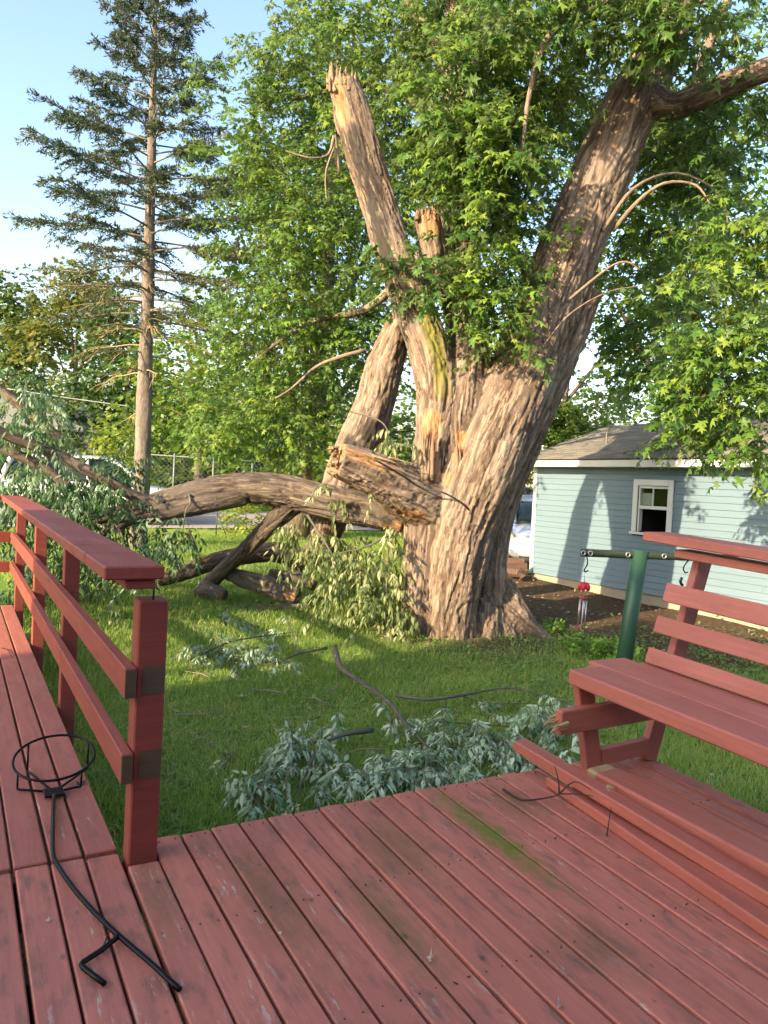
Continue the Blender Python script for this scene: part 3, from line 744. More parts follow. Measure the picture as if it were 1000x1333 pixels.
MARK = [('raw', line([(432, 598), (440, 585), (430, 620)], 8.95, 3), .14), ('raw', line([(452, 590), (490, 602), (530, 622)], 8.9, 6), .09),
        ('raw', line([(438, 96), (434, 125), (440, 150)], 9.38, 4), .17), ('raw', line([(556, 275), (560, 300)], 9.7, 3), .16),
        ('raw', line([(560, 545), (556, 585), (562, 615)], 9.27, 5), .16), ('raw', line([(600, 568), (598, 604)], 9.28, 4), .10), ('raw', line([(575, 615), (590, 628)], 9.25, 3), .09), ('raw', [at(640, 598, 9.2), at(652, 590, 9.2)], .07), ('weather_hollow', line([(577, 578), (580, 610)], 9.3, 4), .09),  # dark streak at the fork paints the torn hollow's shade into the bark
        ('raw', line([(800, 190), (795, 225)], 9.25, 4), .06), ('raw', line([(520, 660), (545, 675)], 9.2, 3), .12),
        ('moss', line([(548, 390), (560, 430), (570, 470), (574, 510)], 9.38, 5), .14), ('moss', [at(500, 320, 9.4), at(505, 350, 9.4)], .12),
        ('weather_hollow', line([(455, 175), (472, 220), (486, 280), (500, 340), (512, 395)], 9.36, 6), .21), ('weather_hollow', [at(480, 560, 10.1), at(455, 580, 10.1)], .2)]
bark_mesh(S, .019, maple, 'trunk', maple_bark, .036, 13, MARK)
raw_wood = bark_mat('torn_heartwood', (.52, .41, .27), (.36, .24, .14), (.17, .085, .045), 24)
def bare_tube(name, parts, mat, parent):
    """thin limbs and torn wood, bark coordinates along the tube"""
    Vs, Fs, Cs, Rw = [], [], [], []; off = 0; seed = 0
    for P, r, n in parts:
        P = np.array(P, float); m = len(P); k = 4
        rr = np.interp(np.linspace(0, m-1, (m-1)*k+1), np.arange(m), np.broadcast_to(r, (m,)))
        Q = catmull(P, k); V, F, (T, Nn, B) = tube(Q, rr, n, wob=.16, seed=seed); seed += 1
        s = np.concatenate([[0], np.cumsum(np.linalg.norm(np.diff(Q, axis=0), axis=1))])
        th = np.linspace(0, 2*np.pi, n, endpoint=False)
        C = np.stack([np.outer(rr, np.cos(th)).ravel(), np.outer(rr, np.sin(th)).ravel(), np.repeat(s, n)*.15], 1)
        C = np.vstack([C, [[0, 0, 0]], [[0, 0, s[-1]*.15]]])+seed*3.1
        Vs.append(V); Fs += [tuple(dict.fromkeys(i+off for i in f)) for f in F.tolist()]; Cs.append(C); off += len(V)
    z = np.zeros(off)
    return world_obj(name, np.vstack(Vs), Fs, mat, parent, smooth=True, attrs={'bark': np.vstack(Cs), 'fissure': z, 'raw': z, 'moss': z, 'weather_hollow': z})
def shards(name, specs, parent, mat, seed):
    r = random.Random(seed); parts = []
    for (px, py, d, dx, dy, wpx) in specs:
        a = at(px, py, d); b = at(px+dx, py+dy, d+r.uniform(-.05, .05)); m = (a+b)/2
        parts.append(([a, m, b], [wpx*mpx(d), wpx*.8*mpx(d), wpx*.08*mpx(d)], 5))
    return bare_tube(name, parts, mat, parent)
rr_ = random.Random(5)
shards('splintered_top', [(445+rr_.uniform(-17, 17), 112+rr_.uniform(-4, 8), 9.6+rr_.uniform(-.16, .12), rr_.uniform(-5, 2), -rr_.uniform(8, 30)*(1.3 if k % 5 == 0 else .85), rr_.uniform(1.6, 4.5)) for k in range(46)], maple, raw_wood, 1)
shards('splintered_stub', [(436+rr_.uniform(-4, 6), 600+rr_.uniform(-19, 18), 9.0+rr_.uniform(-.18, .18), -rr_.uniform(1, 9), -rr_.uniform(-2, 4), rr_.uniform(1.5, 4)) for _ in range(46)]
       + [(475+rr_.uniform(-15, 50), 594+rr_.uniform(-3, 10), 8.97, rr_.uniform(25, 45), rr_.uniform(8, 16), rr_.uniform(1., 2.6)) for _ in range(10)], maple, raw_wood, 2)['kind'] = 'stuff'
shards('torn_hollow', [(557+rr_.uniform(-9, 6), 618+rr_.uniform(-10, 10), 9.24, rr_.uniform(-4, 5), -rr_.uniform(24, 70), rr_.uniform(1.6, 4.2)) for _ in range(18)]
       + [(600+rr_.uniform(-7, 7), 618+rr_.uniform(-12, 8), 9.22, rr_.uniform(-4, 5), -rr_.uniform(20, 48), rr_.uniform(1.6, 4)) for _ in range(14)], maple, raw_wood, 3)['kind'] = 'stuff'
shards('broken_spur', [(555+rr_.uniform(-13, 13), 286, 9.72+rr_.uniform(-.12, .1), rr_.uniform(-5, 2), -rr_.uniform(8, 24), rr_.uniform(1.5, 4)) for _ in range(22)], maple, raw_wood, 4)
# cable slung round the trunk
cable_m = simple('black_cable', (.02, .02, .02), .5)
cb = [at(488, 598, 8.86), at(520, 616, 8.96), at(548, 634, 9.08), at(575, 640, 8.96), at(598, 652, 8.96), at(612, 665, 9.04), at(618, 674, 9.3)]
tag(Acc().tube(cb, .012, 6, sub=4).build('cable', cable_m, loc=cb[2]), 'dark cable strung across the big maple trunk and stub', 'cable')

# limbs of the crown
LB = []
def limb(pts, r0, r1, n=7):
    P = [at(*p) for p in pts]; LB.append((P, np.linspace(r0, r1, len(P)), n))
limb([(604, 120, 10.45), (570, 60, 10.8), (540, 10, 11.2), (500, -60, 11.6)], .16, .08)
limb([(600, 170, 10.4), (560, 150, 10.8), (520, 120, 11.4), (460, 110, 12.2), (380, 130, 12.8)], .11, .03)
limb([(600, 110, 10.4), (640, 50, 10.2), (690, -10, 10)], .10, .05)
limb([(596, 300, 10.2), (550, 330, 11), (480, 400, 12), (400, 420, 12.6), (330, 470, 13)], .10, .025)
limb([(476, 455, 11.6), (440, 465, 11.6), (410, 478, 11.7), (380, 505, 11.8), (355, 520, 11.9)], .035, .012)
limb([(442, 225, 9.6), (436, 175, 9.5), (428, 200, 9.5), (405, 205, 9.4), (372, 196, 9.4)], .022, .01, 6)
limb([(436, 190, 9.5), (425, 220, 9.5), (424, 245, 9.5), (426, 262, 9.5)], .014, .006, 6)
limb([(798, 300, 9.5), (830, 262, 9.3), (865, 238, 9.2), (905, 240, 9.1), (925, 265, 9.0)], .030, .010)
limb([(785, 300, 9.4), (825, 245, 9.4), (880, 225, 9.6), (935, 250, 9.8), (950, 300, 9.9)], .026, .010)
limb([(740, 390, 9.3), (790, 350, 9.2), (815, 340, 9.1), (835, 352, 9.1)], .02, .008, 6)
limb([(700, 460, 9.3), (740, 410, 9.1), (790, 380, 9.0), (830, 372, 8.9)], .012, .006, 6)
limb([(900, 128, 9.3), (915, 80, 9.3), (930, 40, 9.4), (955, -20, 9.5)], .09, .05)
limb([(880, 10, 9.4), (800, 0, 9), (720, 40, 8.7), (690, 120, 8.6), (680, 200, 8.7)], .07, .02)
limb([(690, 480, 9.4), (668, 440, 9.1), (660, 410, 9.0), (648, 380, 9)], .02, .008, 6)
limb([(520, 360, 9.45), (545, 345, 9.2), (570, 340, 9.1), (590, 350, 9)], .02, .008, 6)
limb([(890, 10, 9.4), (960, -20, 9), (1040, -10, 8.6), (1060, 120, 8.2), (1020, 260, 8.0)], .05, .01)
for p_ in LB: bare_tube('limb', [p_], maple_bark, maple)
RC = np.random.default_rng(3)
front = [pblob(620, 110, 9.3, 105, 110, .8, 150), pblob(655, 215, 9.0, 62, 80, .5, 100), pblob(636, 290, 9.3, 50, 65, .42, 75), pblob(555, 358, 9.1, 42, 24, .3, 24),
         pblob(650, 385, 9.05, 40, 50, .35, 44), pblob(655, 445, 9.05, 25, 24, .2, 13), pblob(700, 30, 8.6, 100, 70, .8, 130), pblob(855, 10, 8.3, 110, 50, .8, 110), pblob(570, 50, 10.2, 110, 90, .9, 140),
         pblob(505, 360, 9.3, 22, 12, .2, 5), pblob(655, 335, 9.1, 40, 36, .3, 28), pblob(735, 335, 9.15, 26, 14, .15, 5), pblob(640, 180, 9.6, 75, 90, .7, 80), pblob(608, 215, 9.7, 45, 80, .45, 65), pblob(700, 130, 8.9, 40, 40, .4, 30)]
high = [pblob(600, -140, 9.6, 250, 120, 2.4, 230), pblob(850, -120, 9.0, 220, 120, 2.2, 170), pblob(420, -120, 11.5, 170, 110, 2, 170), pblob(720, -260, 9.5, 250, 110, 2.2, 110)]
back = [pblob(470, 55, 11.6, 130, 80, 1.2, 220), pblob(355, 95, 12.4, 70, 50, .9, 90), pblob(400, 180, 12.4, 110, 90, 1.2, 240), pblob(335, 270, 12.6, 65, 80, .9, 150), pblob(425, 310, 12.4, 90, 100, 1.1, 230),
        pblob(355, 405, 12.8, 95, 80, 1.1, 210), pblob(445, 430, 12.4, 70, 80, .9, 150), pblob(330, 520, 13, 85, 70, 1, 170), pblob(405, 530, 13, 75, 65, 1, 150), pblob(500, 190, 12, 90, 110, 1, 200), pblob(545, 300, 12, 60, 90, .9, 130),
        pblob(305, 130, 12.3, 35, 30, .5, 26), pblob(300, 210, 12.3, 30, 30, .5, 22), pblob(270, 95, 12.2, 20, 20, .3, 8), pblob(680, 300, 12.2, 60, 90, .9, 130), pblob(700, 400, 12.6, 45, 60, .7, 60), pblob(730, 180, 12.2, 70, 90, .9, 130), pblob(640, 60, 12, 110, 90, 1, 150), pblob(790, 90, 11.5, 70, 70, .9, 90)]
right = [pblob(900, 200, 10.6, 110, 80, 1, 150), pblob(955, 320, 9.2, 75, 75, .8, 110), pblob(850, 310, 11.5, 80, 70, 1, 120), pblob(965, 440, 7.7, 60, 75, .5, 80), pblob(905, 505, 8.2, 60, 45, .5, 60),
         pblob(860, 420, 11, 60, 60, .8, 80), pblob(925, 548, 8.6, 60, 18, .35, 26), pblob(882, 575, 8.7, 18, 16, .15, 6), pblob(985, 150, 9.5, 60, 80, .8, 80), pblob(985, 540, 7.8, 30, 50, .4, 30), pblob(820, 190, 11.5, 60, 80, .8, 70)]
crown('foliage', front+high, maple_leaf, maple, [MAPLE_T, MAPLE_B, MAPLE_C], .140, .42, 14, RC, droop=.35, hang=.35, tint=.44, clump=18, twigs=twig_mat, tvar=.4)
crown('foliage', back, maple_leaf, maple, [MAPLE_T, MAPLE_B, MAPLE_C], .118, .50, 14, RC, droop=.45, hang=.4, tint=.52, clump=20, twigs=twig_mat, tvar=.4)
crown('foliage', right, maple_leaf, maple, [MAPLE_T, MAPLE_B, MAPLE_C], .135, .45, 14, RC, droop=.5, hang=.45, tint=.50, clump=16, twigs=twig_mat, tvar=.4)
print('maple ok')

# ------------------------------------------------------------------ fallen limb of the maple
fl = root('fallen_limb', 'huge snapped maple limb arching to the ground left of the trunk', 'fallen limb', atz(300, 790, GZ))
S = [
 pxs([(528, 677, 9.7, 19), (500, 668, 9.75, 22), (460, 660, 9.8, 23), (420, 652, 9.9, 22), (380, 642, 10, 22), (340, 636, 10, 20), (300, 636, 10, 18), (260, 641, 9.9, 16), (220, 650, 9.8, 14), (185, 659, 9.7, 12), (150, 669, 9.6, 9), (125, 678, 9.5, 5)]),
 pxs([(320, 645, 9.95, 12), (260, 656, 9.8, 13), (215, 664, 9.7, 12), (180, 672, 9.6, 9), (150, 685, 9.5, 6), (125, 700, 9.45, 4)]),
 pxs([(385, 650, 10, 17), (348, 686, 10.3, 12), (318, 716, 10.6, 11), (284, 748, 10.9, 10), (252, 778, 11.1, 8)]),
 pxs([(200, 656, 9.7, 9), (165, 640, 9.6, 8.5), (120, 615, 9.5, 8.5), (70, 590, 9.4, 8.5), (20, 570, 9.2, 8), (-40, 545, 9, 7), (-100, 520, 8.8, 5)]),
 pxs([(90, 634, 9.6, 6.5), (60, 610, 9.5, 7), (20, 590, 9.4, 7), (-30, 572, 9.3, 6)]),
 pxs([(84, 574, 10.6, 6), (60, 556, 10.6, 6.5), (35, 535, 10.6, 6.5), (0, 507, 10.6, 6.5), (-50, 475, 10.6, 5)]),
]
bark_mesh(S, .018, fl, 'log', log_bark, .034, 13, [('raw', line([(530, 672), (525, 684)], 9.6, 3), .16), ('raw', line([(470, 684), (505, 686)], 9.6, 3), .05)])
TW = []
def tw(lst, pts, r0, r1, n=6): lst.append(([at(*p) for p in pts], np.linspace(r0, r1, len(pts)), n))
tw(TW, [(110, 690, 9.4), (90, 668, 9.3), (70, 660, 9.2), (40, 665, 9)], .03, .01)
tw(TW, [(130, 672, 9.5), (95, 664, 9.4), (60, 668, 9.3)], .03, .01)
tw(TW, [(246, 642, 9.7), (248, 655, 9.6), (242, 664, 9.5), (238, 690, 9.5)], .014, .006)
tw(TW, [(245, 690, 9.8), (255, 712, 9.8), (264, 735, 9.9)], .02, .012)
tw(TW, [(150, 680, 9.4), (160, 700, 9.3), (165, 730, 9.3)], .02, .008)
tw(TW, [(400, 670, 9.7), (420, 700, 9.6), (440, 740, 9.5), (445, 790, 9.4)], .02, .006)
tw(TW, [(515, 690, 9.3), (480, 710, 9.2), (440, 720, 9.2)], .018, .008)
tw(TW, [(505, 690, 9.3), (505, 730, 9.2), (503, 770, 9.1)], .012, .006)
tw(TW, [(455, 535, 9.4), (490, 545, 9.2), (505, 560, 9.1), (520, 600, 9.0)], .012, .006)
tw(TW, [(40, 640, 9.0), (25, 690, 8.9), (30, 740, 8.8)], .02, .008)
for p_ in TW: bare_tube('branch', [p_], grey_bark, fl)
RF = np.random.default_rng(21)
crown('foliage', [pblob(425, 700, 9.6, 38, 26, .25, 26), pblob(455, 740, 9.4, 50, 45, .3, 52), pblob(485, 775, 9.2, 32, 45, .25, 36), pblob(515, 800, 9.05, 18, 34, .18, 20), pblob(430, 790, 9.4, 30, 30, .2, 16), pblob(500, 720, 9.2, 20, 35, .2, 16), pblob(505, 575, 9.1, 18, 36, .2, 16), pblob(440, 642, 9.3, 20, 12, .12, 5), pblob(398, 690, 9.7, 22, 22, .2, 18)],
      wilted_leaf, fl, LANCE_T, .105, .34, 15, RF, droop=1.1, hang=1.6, tint=.45, shell=.2, clump=8)
crown('foliage', [pblob(40, 560, 9.6, 60, 60, .8, 70), pblob(95, 640, 9.5, 75, 45, .7, 120), pblob(30, 660, 9.2, 50, 50, .6, 70), pblob(130, 700, 9.6, 70, 40, .6, 90), pblob(60, 720, 9.8, 60, 45, .6, 80), pblob(185, 720, 9.4, 40, 26, .35, 34), pblob(140, 605, 9.9, 45, 30, .5, 40), pblob(20, 780, 9.9, 40, 40, .5, 40), pblob(215, 690, 9.5, 14, 26, .15, 10), pblob(240, 700, 9.4, 8, 26, .1, 9), pblob(105, 765, 10.2, 40, 30, .4, 36), pblob(10, 520, 10.5, 50, 40, .6, 40), ((-.7, 9.9, .3), (.9, .6, .9), 110), ((-2.0, 9.9, .5), (1.0, .7, 1.1), 110), pblob(60, 640, 10.4, 80, 50, .6, 90), pblob(150, 650, 10.6, 40, 30, .4, 36), pblob(30, 600, 10.6, 60, 40, .6, 60)],
      mixed_leaf, fl, LANCE_T, .098, .34, 13, RF, droop=.9, hang=1.1, tint=.38, shell=.2, clump=12)

# ------------------------------------------------------------------ logs on the lawn
def log(label, pts, vox, mat, marks=(), name='log', grp='broken logs on the lawn', disp=.022):
    S = [pxs(p) for p in pts]; c = np.mean(np.array(S[0])[:, :3], 0)
    o = bark_mesh(S, vox, None, name, mat, disp, 14, marks)
    return tag(o, label, 'log', grp)
log('dark curved limb resting under the arching fallen limb', [[(205, 756, 11.4, 9), (240, 745, 11.5, 11), (280, 730, 11.6, 12), (320, 722, 11.7, 12), (360, 718, 11.8, 13), (392, 728, 11.8, 14), (408, 738, 11.8, 11)], [(390, 728, 11.8, 10), (405, 715, 11.7, 9), (415, 705, 11.6, 7)]], .022, log_bark)
log('thick rotten brown log with torn bark on the grass', [[(288, 742, 11.0, 8), (315, 752, 10.9, 12), (350, 763, 10.8, 14), (388, 778, 10.7, 13)], [(350, 745, 11, 6), (385, 752, 11, 8), (410, 762, 10.9, 8)]], .022, grey_bark, [('raw', line([(370, 775), (390, 780)], 10.5, 3), .14), ('raw', [at(405, 760, 10.75)], .1)], disp=.04)
log('short broken log chunk lying beside the prop branch', [[(262, 772, 10.9, 9), (275, 768, 10.8, 11), (292, 776, 10.7, 10)], [(275, 755, 10.9, 6), (272, 745, 10.9, 4)]], .022, grey_bark, [('raw', [at(292, 776, 10.6), at(272, 748, 10.8)], .1)], disp=.04)
log('long thin grey pole of wood lying flat on the lawn', [[(225, 787, 10.7, 4.5), (280, 790, 10.6, 5), (340, 792, 10.5, 5), (405, 788, 10.6, 4)]], .02, grey_bark)

# ------------------------------------------------------------------ leafy branches on the lawn
def fallen_branch(label, stems, blobs, mat, seed, size=.078, L=.20, nl=14, z0=None, tint=.5, hang=.9):
    rng = np.random.default_rng(seed); c = atz(*stems[0][0][0][:2], GZ) if stems else atz(blobs[0][0], blobs[0][1], GZ)
    o = root('fallen_branch', label, 'branch', c, 'leafy branches scattered on the lawn')
    def g(px, py, z): return atz(px, py, GZ+z)
    for P, r in stems:
        Q = [g(*p) for p in P]
        bare_tube('stem', [(Q, np.linspace(r, r*.35, len(Q)), 7)], grey_bark, o)
    bl = []
    for (px, py, rx, ry, z, n) in blobs:
        p = g(px, py, z); dpt = float((p-CC)@CF); m = mpx(dpt)
        bl.append((p, (rx*m*1.15, max(rx, ry)*m*.95, max(.035, z*.62)), n*1.1))
    if bl: crown('foliage', bl, mat, o, [LANCE_T, LANCE_T, MAPLE_B], size, L, nl, rng, droop=.7, hang=hang, tint=tint, shell=.1, flat=.6, tvar=.6, clump=5, twigs=branch_mat)
    return o
fallen_branch('silvery leafed branch wilting on the grass at the deck edge', [([(485, 950, .12), (450, 955, .16), (420, 965, .15), (385, 960, .1)], .022), ([(420, 965, .15), (400, 1000, .12), (385, 1045, .05)], .012), ([(395, 985, .12), (350, 1005, .1), (330, 1030, .05)], .01)],
    [(395, 975, 34, 22, .17, 24), (365, 1015, 36, 20, .13, 22), (430, 1005, 30, 18, .13, 14), (345, 1048, 24, 10, .07, 8), (410, 1045, 30, 12, .07, 8), (425, 940, 22, 12, .16, 9)], silver_leaf, 1)
fallen_branch('thick curved grey branch with silvery leaves in the middle of the lawn', [([(436, 842, .22), (444, 868, .2), (470, 888, .16), (500, 908, .14), (522, 935, .12), (535, 960, .12)], .030), ([(510, 915, .14), (530, 945, .12), (560, 975, .1), (580, 1000, .05)], .015)],
    [(510, 930, 22, 12, .12, 9), (535, 985, 40, 26, .17, 34), (500, 1020, 34, 16, .1, 14), (575, 1000, 36, 22, .14, 24), (565, 950, 32, 18, .16, 18)], silver_leaf, 2)
fallen_branch('long thin bare branch curving over the lawn toward the bench', [([(515, 905, .10), (560, 910, .12), (610, 903, .12), (660, 895, .14), (700, 903, .12), (740, 915, .08)], .016), ([(600, 905, .1), (640, 915, .08), (690, 915, .05)], .008)],
    [(640, 922, 34, 8, .08, 7), (715, 915, 24, 14, .12, 9)], silver_leaf, 3)
fallen_branch('pale branch with drooping silver leaves beside the broken seat arm', [([(600, 955, .10), (640, 962, .12), (680, 975, .1), (730, 985, .06)], .018), ([(560, 938, .1), (620, 942, .1), (700, 948, .06)], .010)],
    [(620, 960, 36, 20, .16, 28), (665, 985, 38, 16, .12, 22), (720, 950, 30, 22, .14, 22), (645, 1005, 34, 10, .07, 9), (735, 985, 18, 12, .1, 8), (690, 940, 30, 14, .13, 14)], silver_leaf, 4)
fallen_branch('small silver sprig lying alone on shaded grass', [([(292, 1000, .05), (300, 985, .06), (312, 975, .05)], .006)], [(299, 986, 16, 10, .06, 5)], silver_leaf, 5, L=.16, nl=9)
fallen_branch('wilted yellow green branch on the sunlit patch of lawn', [([(265, 850, .1), (300, 835, .12), (340, 828, .1), (385, 822, .06)], .012)],
    [(275, 845, 30, 10, .12, 16), (320, 848, 36, 14, .14, 22), (295, 812, 18, 8, .1, 7), (340, 845, 26, 10, .1, 10), (250, 850, 18, 8, .1, 7)], mixed_leaf, 6, tint=.7)
fallen_branch('grey leafless twisted branch with few pale leaves near the maple', [([(425, 843, .08), (390, 850, .1), (360, 862, .08), (330, 866, .04)], .014), ([(390, 850, .1), (380, 825, .14), (372, 800, .16)], .008)],
    [(385, 862, 30, 8, .08, 9), (345, 868, 26, 8, .08, 7), (372, 815, 12, 12, .14, 4)], silver_leaf, 7)
fallen_branch('wilted sprig of light leaves by the logs', [([(285, 800, .05), (296, 790, .1), (305, 785, .08)], .008)], [(268, 815, 14, 5, .07, 5), (300, 795, 10, 7, .1, 4), (335, 812, 14, 5, .06, 5)], mixed_leaf, 8, tint=.8)

# ------------------------------------------------------------------ spruce
SPB = atz(180, 712, GZ)
spruce = root('spruce_tree', 'tall thin spruce with a bare lower trunk and sparse crown', 'tree', (SPB[0], SPB[1], GZ))
SD = 15.6
tp = pxs([(177, 735, SD, 13), (180, 690, SD, 11.5), (184, 630, SD, 10.5), (188, 520, SD, 9.5), (192, 400, SD, 8.3), (196, 250, SD, 6.8), (200, 100, SD, 4.5), (203, 0, SD, 2.4), (205, -75, SD, .8)])
bark_mesh([tp], .03, spruce, 'trunk', spruce_bark, .012, 16, [], smooth_it=1)
TPc = catmull(np.array(tp)[:, :3], 8); TPz = TPc[:, 2]
def trunk_at(z): return np.array([np.interp(z, TPz, TPc[:, 0]), np.interp(z, TPz, TPc[:, 1]), z])
rs = np.random.default_rng(8)
limbs, NP_, NA_, NN_, NS_, NT_, dead = [], [], [], [], [], [], []
zt = TPz[-1]
def needles_along(P, n, size, t0):
    s = rs.uniform(.05, 1, n); idx = s*(len(P)-1); k = np.minimum(idx.astype(int), len(P)-2); f = (idx-k)[:, None]
    q = P[k]*(1-f)+P[k+1]*f; d = unit(P[k+1]-P[k])
    a = d*.9+rs.normal(0, .55, (n, 3)); a[:, 2] += .15
    NP_.append(q+rs.normal(0, .012, (n, 3))); NA_.append(a); NN_.append(rs.normal(0, 1, (n, 3))+[0, 0, .6]); NS_.append(size*rs.uniform(.6, 1.3, n)); NT_.append(np.clip(t0+rs.normal(0, .15, n), 0, 1))
nl_ = 112
for i in range(nl_):
    f = (i+.5)/nl_; z = 3.9+(zt-.2-3.9)*f**.92
    az = i*2.399+rs.uniform(-.4, .4)
    L = (2.7*(1-f)**.86+.22)*rs.uniform(.55, 1.12)
    if f < .10: L *= .75
    d = np.array([math.cos(az), math.sin(az), 0]); p0 = trunk_at(z)
    rise = .25+.85*f
    s = np.linspace(0, 1, 7)
    P = p0+d*(s*L)[:, None]; P[:, 2] += L*(rise*s*.55-.42*(1-f*.7)*s**1.6+.16*s**3)
    P += rs.normal(0, .02, P.shape)*s[:, None]*L
    limbs.append((P[::2], np.linspace(.028*(1-f*.6), .006, 4), 5))
    t0 = .40+rs.normal(0, .12)+(.25 if f < .22 else 0)
    ntw = int(9+L*13)
    for _ in range(ntw):
        u = rs.uniform(.22, 1)**.8; kk = u*6; k = min(int(kk), 5); q = P[k]*(1-(kk-k))+P[k+1]*(kk-k)
        sd = np.cross(d, [0, 0, 1.])*rs.choice([-1, 1])
        tl = L*.26*rs.uniform(.5, 1.1)*(1.15-u*.7)+.10
        td = d*rs.uniform(.35, 1.0)+sd*rs.uniform(.3, .9)+np.array([0, 0, rs.uniform(-.35, .18)])
        td /= np.linalg.norm(td); w_ = np.linspace(0, 1, 4)[:, None]; Q = q+td*w_*tl; Q[:, 2] -= (w_[:, 0]**2)*tl*.18
        dens = (.45 if f < .15 else 1)
        needles_along(Q, int((14+tl*54)*dens), .085, t0)
    needles_along(P[3:], int(18+L*20), .10, t0)
# dead lower limbs
for i in range(34):
    z = rs.uniform(2.0, 5.0); az = rs.uniform(0, 6.28); L = rs.uniform(.7, 2.3); d = np.array([math.cos(az), math.sin(az), 0]); p0 = trunk_at(z)
    s = np.linspace(0, 1, 6); P = p0+d*(s*L)[:, None]; P[:, 2] += L*(.12*s-.30*s**2); P += rs.normal(0, .03, P.shape)*s[:, None]
    dl = [(P, np.linspace(.018, .005, 6), 5)]; dead.append(dl)
    for _ in range(4):
        k = rs.integers(2, 5); e = P[k]+d*.3*L*rs.uniform(.3, 1)+np.array([rs.normal(0, .12), rs.normal(0, .12), -rs.uniform(.05, .35)]); dl.append(([P[k], (P[k]+e)/2+[0, 0, .03], e], [.008, .006, .004], 4))
    if z > 3.0 and rs.uniform() < .4: needles_along(P[2:], 60, .09, .9)
for p_ in limbs: bare_tube('limb', [p_], spruce_bark, spruce)
for p_ in dead: bare_tube('dead_limb', p_, dead_mat, spruce)
NEEDLE_T = (np.array([(0, 0, 0), (.45, .13, .02), (.45, -.13, -.02), (1, 0, 0)]), np.array([(0, 2, 1), (2, 3, 1)]))
V, F, T = scatter_leaves(np.vstack(NP_), np.vstack(NA_), np.vstack(NN_), np.concatenate(NS_), NEEDLE_T, np.concatenate(NT_))
o = world_obj('foliage', V, F, needle, spruce, attrs={'tint': T}); o['kind'] = 'stuff'
print('spruce needles', len(F))

# ------------------------------------------------------------------ garage
TILT = .047
Gm = Matrix.Translation((9.85, 11.5, -.525)) @ Matrix.Rotation(-TILT, 4, 'X')
gar = root('garage', 'blue grey lap sided garage with an open sash window', 'garage', (0, 0, 0), M=Gm)
def siding_mat():
    m, nt, b = mat_new('blue_siding'); co = objcoord(nt); oi = nt.nodes.new('ShaderNodeObjectInfo')
    n = noise(nt, vecmap(nt, co, (1.2, 14, 14)), 2, 4); d = noise(nt, co, 1.3, 4)
    c = mixc(nt, n, (.135, .20, .25), (.17, .24, .29)); c = mixc(nt, mth(nt, 'MULTIPLY', oi.outputs['Random'], .25), c, (.12, .185, .235))
    c = mixc(nt, maprange(nt, d, .5, .8, 0, .35), c, (.15, .175, .18))
    nt.links.new(c, b.inputs['Base Color']); b.inputs['Roughness'].default_value = .5; b.inputs['Specular IOR Level'].default_value = .3
    bump(nt, b, n, .12, .003); return m
sid_m = siding_mat()
trim_m = simple('white_trim', (.62, .64, .64), .5, 0, .08, 4)
trim_b = simple('blue_white_trim', (.40, .47, .51), .5, 0, .08, 4)
concrete = simple('foundation_concrete', (.33, .28, .21), .9, 0, .25, 3, .4)
glass_m, nt_, b_ = mat_new('window_glass'); nt_.nodes.remove(b_)
_t = nt_.nodes.new('ShaderNodeBsdfTransparent'); _g = nt_.nodes.new('ShaderNodeBsdfGlossy'); _g.inputs['Roughness'].default_value = .02; _f = nt_.nodes.new('ShaderNodeFresnel'); _f.inputs[0].default_value = 1.5
_t.inputs[0].default_value = (.85, .88, .87, 1); _m = nt_.nodes.new('ShaderNodeMixShader'); _m.inputs[0].default_value = .02; nt_.links.new(_t.outputs[0], _m.inputs[1]); nt_.links.new(_g.outputs[0], _m.inputs[2]); nt_.links.new(_m.outputs[0], nt_.nodes['Material Output'].inputs[0])
dark_in = simple('dark_interior', (.02, .018, .016), .9)
curtain = simple('lace_curtain', (.42, .42, .40), .8)
GL = 9.0; EX = .1015; NROW = 20; WH = EX*NROW
WY0, WY1, WZ0, WZ1 = -3.31, -2.50, .945, 1.845    # window with its trim
for r in range(NROW):
    z0 = r*EX; z1 = z0+EX
    segs = [(-GL, -.005)]
    if z1 > WZ0+.02 and z0 < WZ1-.02: segs = [(-GL, WY0+.01), (WY1-.01, -.005)]
    out = []
    for a_, b2_ in segs:
        cut = -2.47 if (r % 2 == 0 and a_ < -2.47 < b2_ and not (WZ0 < z1 and z0 < WZ1)) else None
        js = sorted(random.Random(r*7).sample([-1.3, -4.9, -6.2, -7.5], 2))
        pts_ = [a_]+[q for q in js if a_+.3 < q < b2_-.3]+[b2_]
        out += [(p+.0008, q-.0008) for p, q in zip(pts_[:-1], pts_[1:])]
    for a_, b2_ in out:
        # each lap board leans out at its lower edge
        p0 = Gm @ Vector((-.011, a_, z0+EX/2+.004)); p1 = Gm @ Vector((-.011, b2_, z0+EX/2+.004))
        nrm = (Gm.to_3x3() @ Vector((.13, 0, 1))).normalized()
        M, l = frame(p0, p1, nrm)
        link('siding_board', box_mesh(l, .012, EX+.012, sid_m, .002), M, gar)
def gbx(name, x0, x1, y0, y1, z0, z1, m, parent=gar, bev=.004): return bx(name, x0, x1, y0, y1, z0, z1, m, parent, bev, T=Gm)
gbx('wall_core', .012, 3.5, -GL, WY0+.06, .0, WH, dark_in, bev=0); gbx('wall_core', .012, 3.5, WY1-.06, -.012, .0, WH, dark_in, bev=0)
gbx('wall_core', .012, .10, WY0+.06, WY1-.06, .0, WZ0+.06, dark_in, bev=0); gbx('wall_core', .012, .10, WY0+.06, WY1-.06, WZ1-.06, WH, dark_in, bev=0)
gbx('wall_core', 1.6, 1.7, WY0+.06, WY1-.06, .0, WH, dark_in, bev=0)
gbx('corner_board', -.03, .035, -.07, .03, -.01, WH-.002, trim_b)
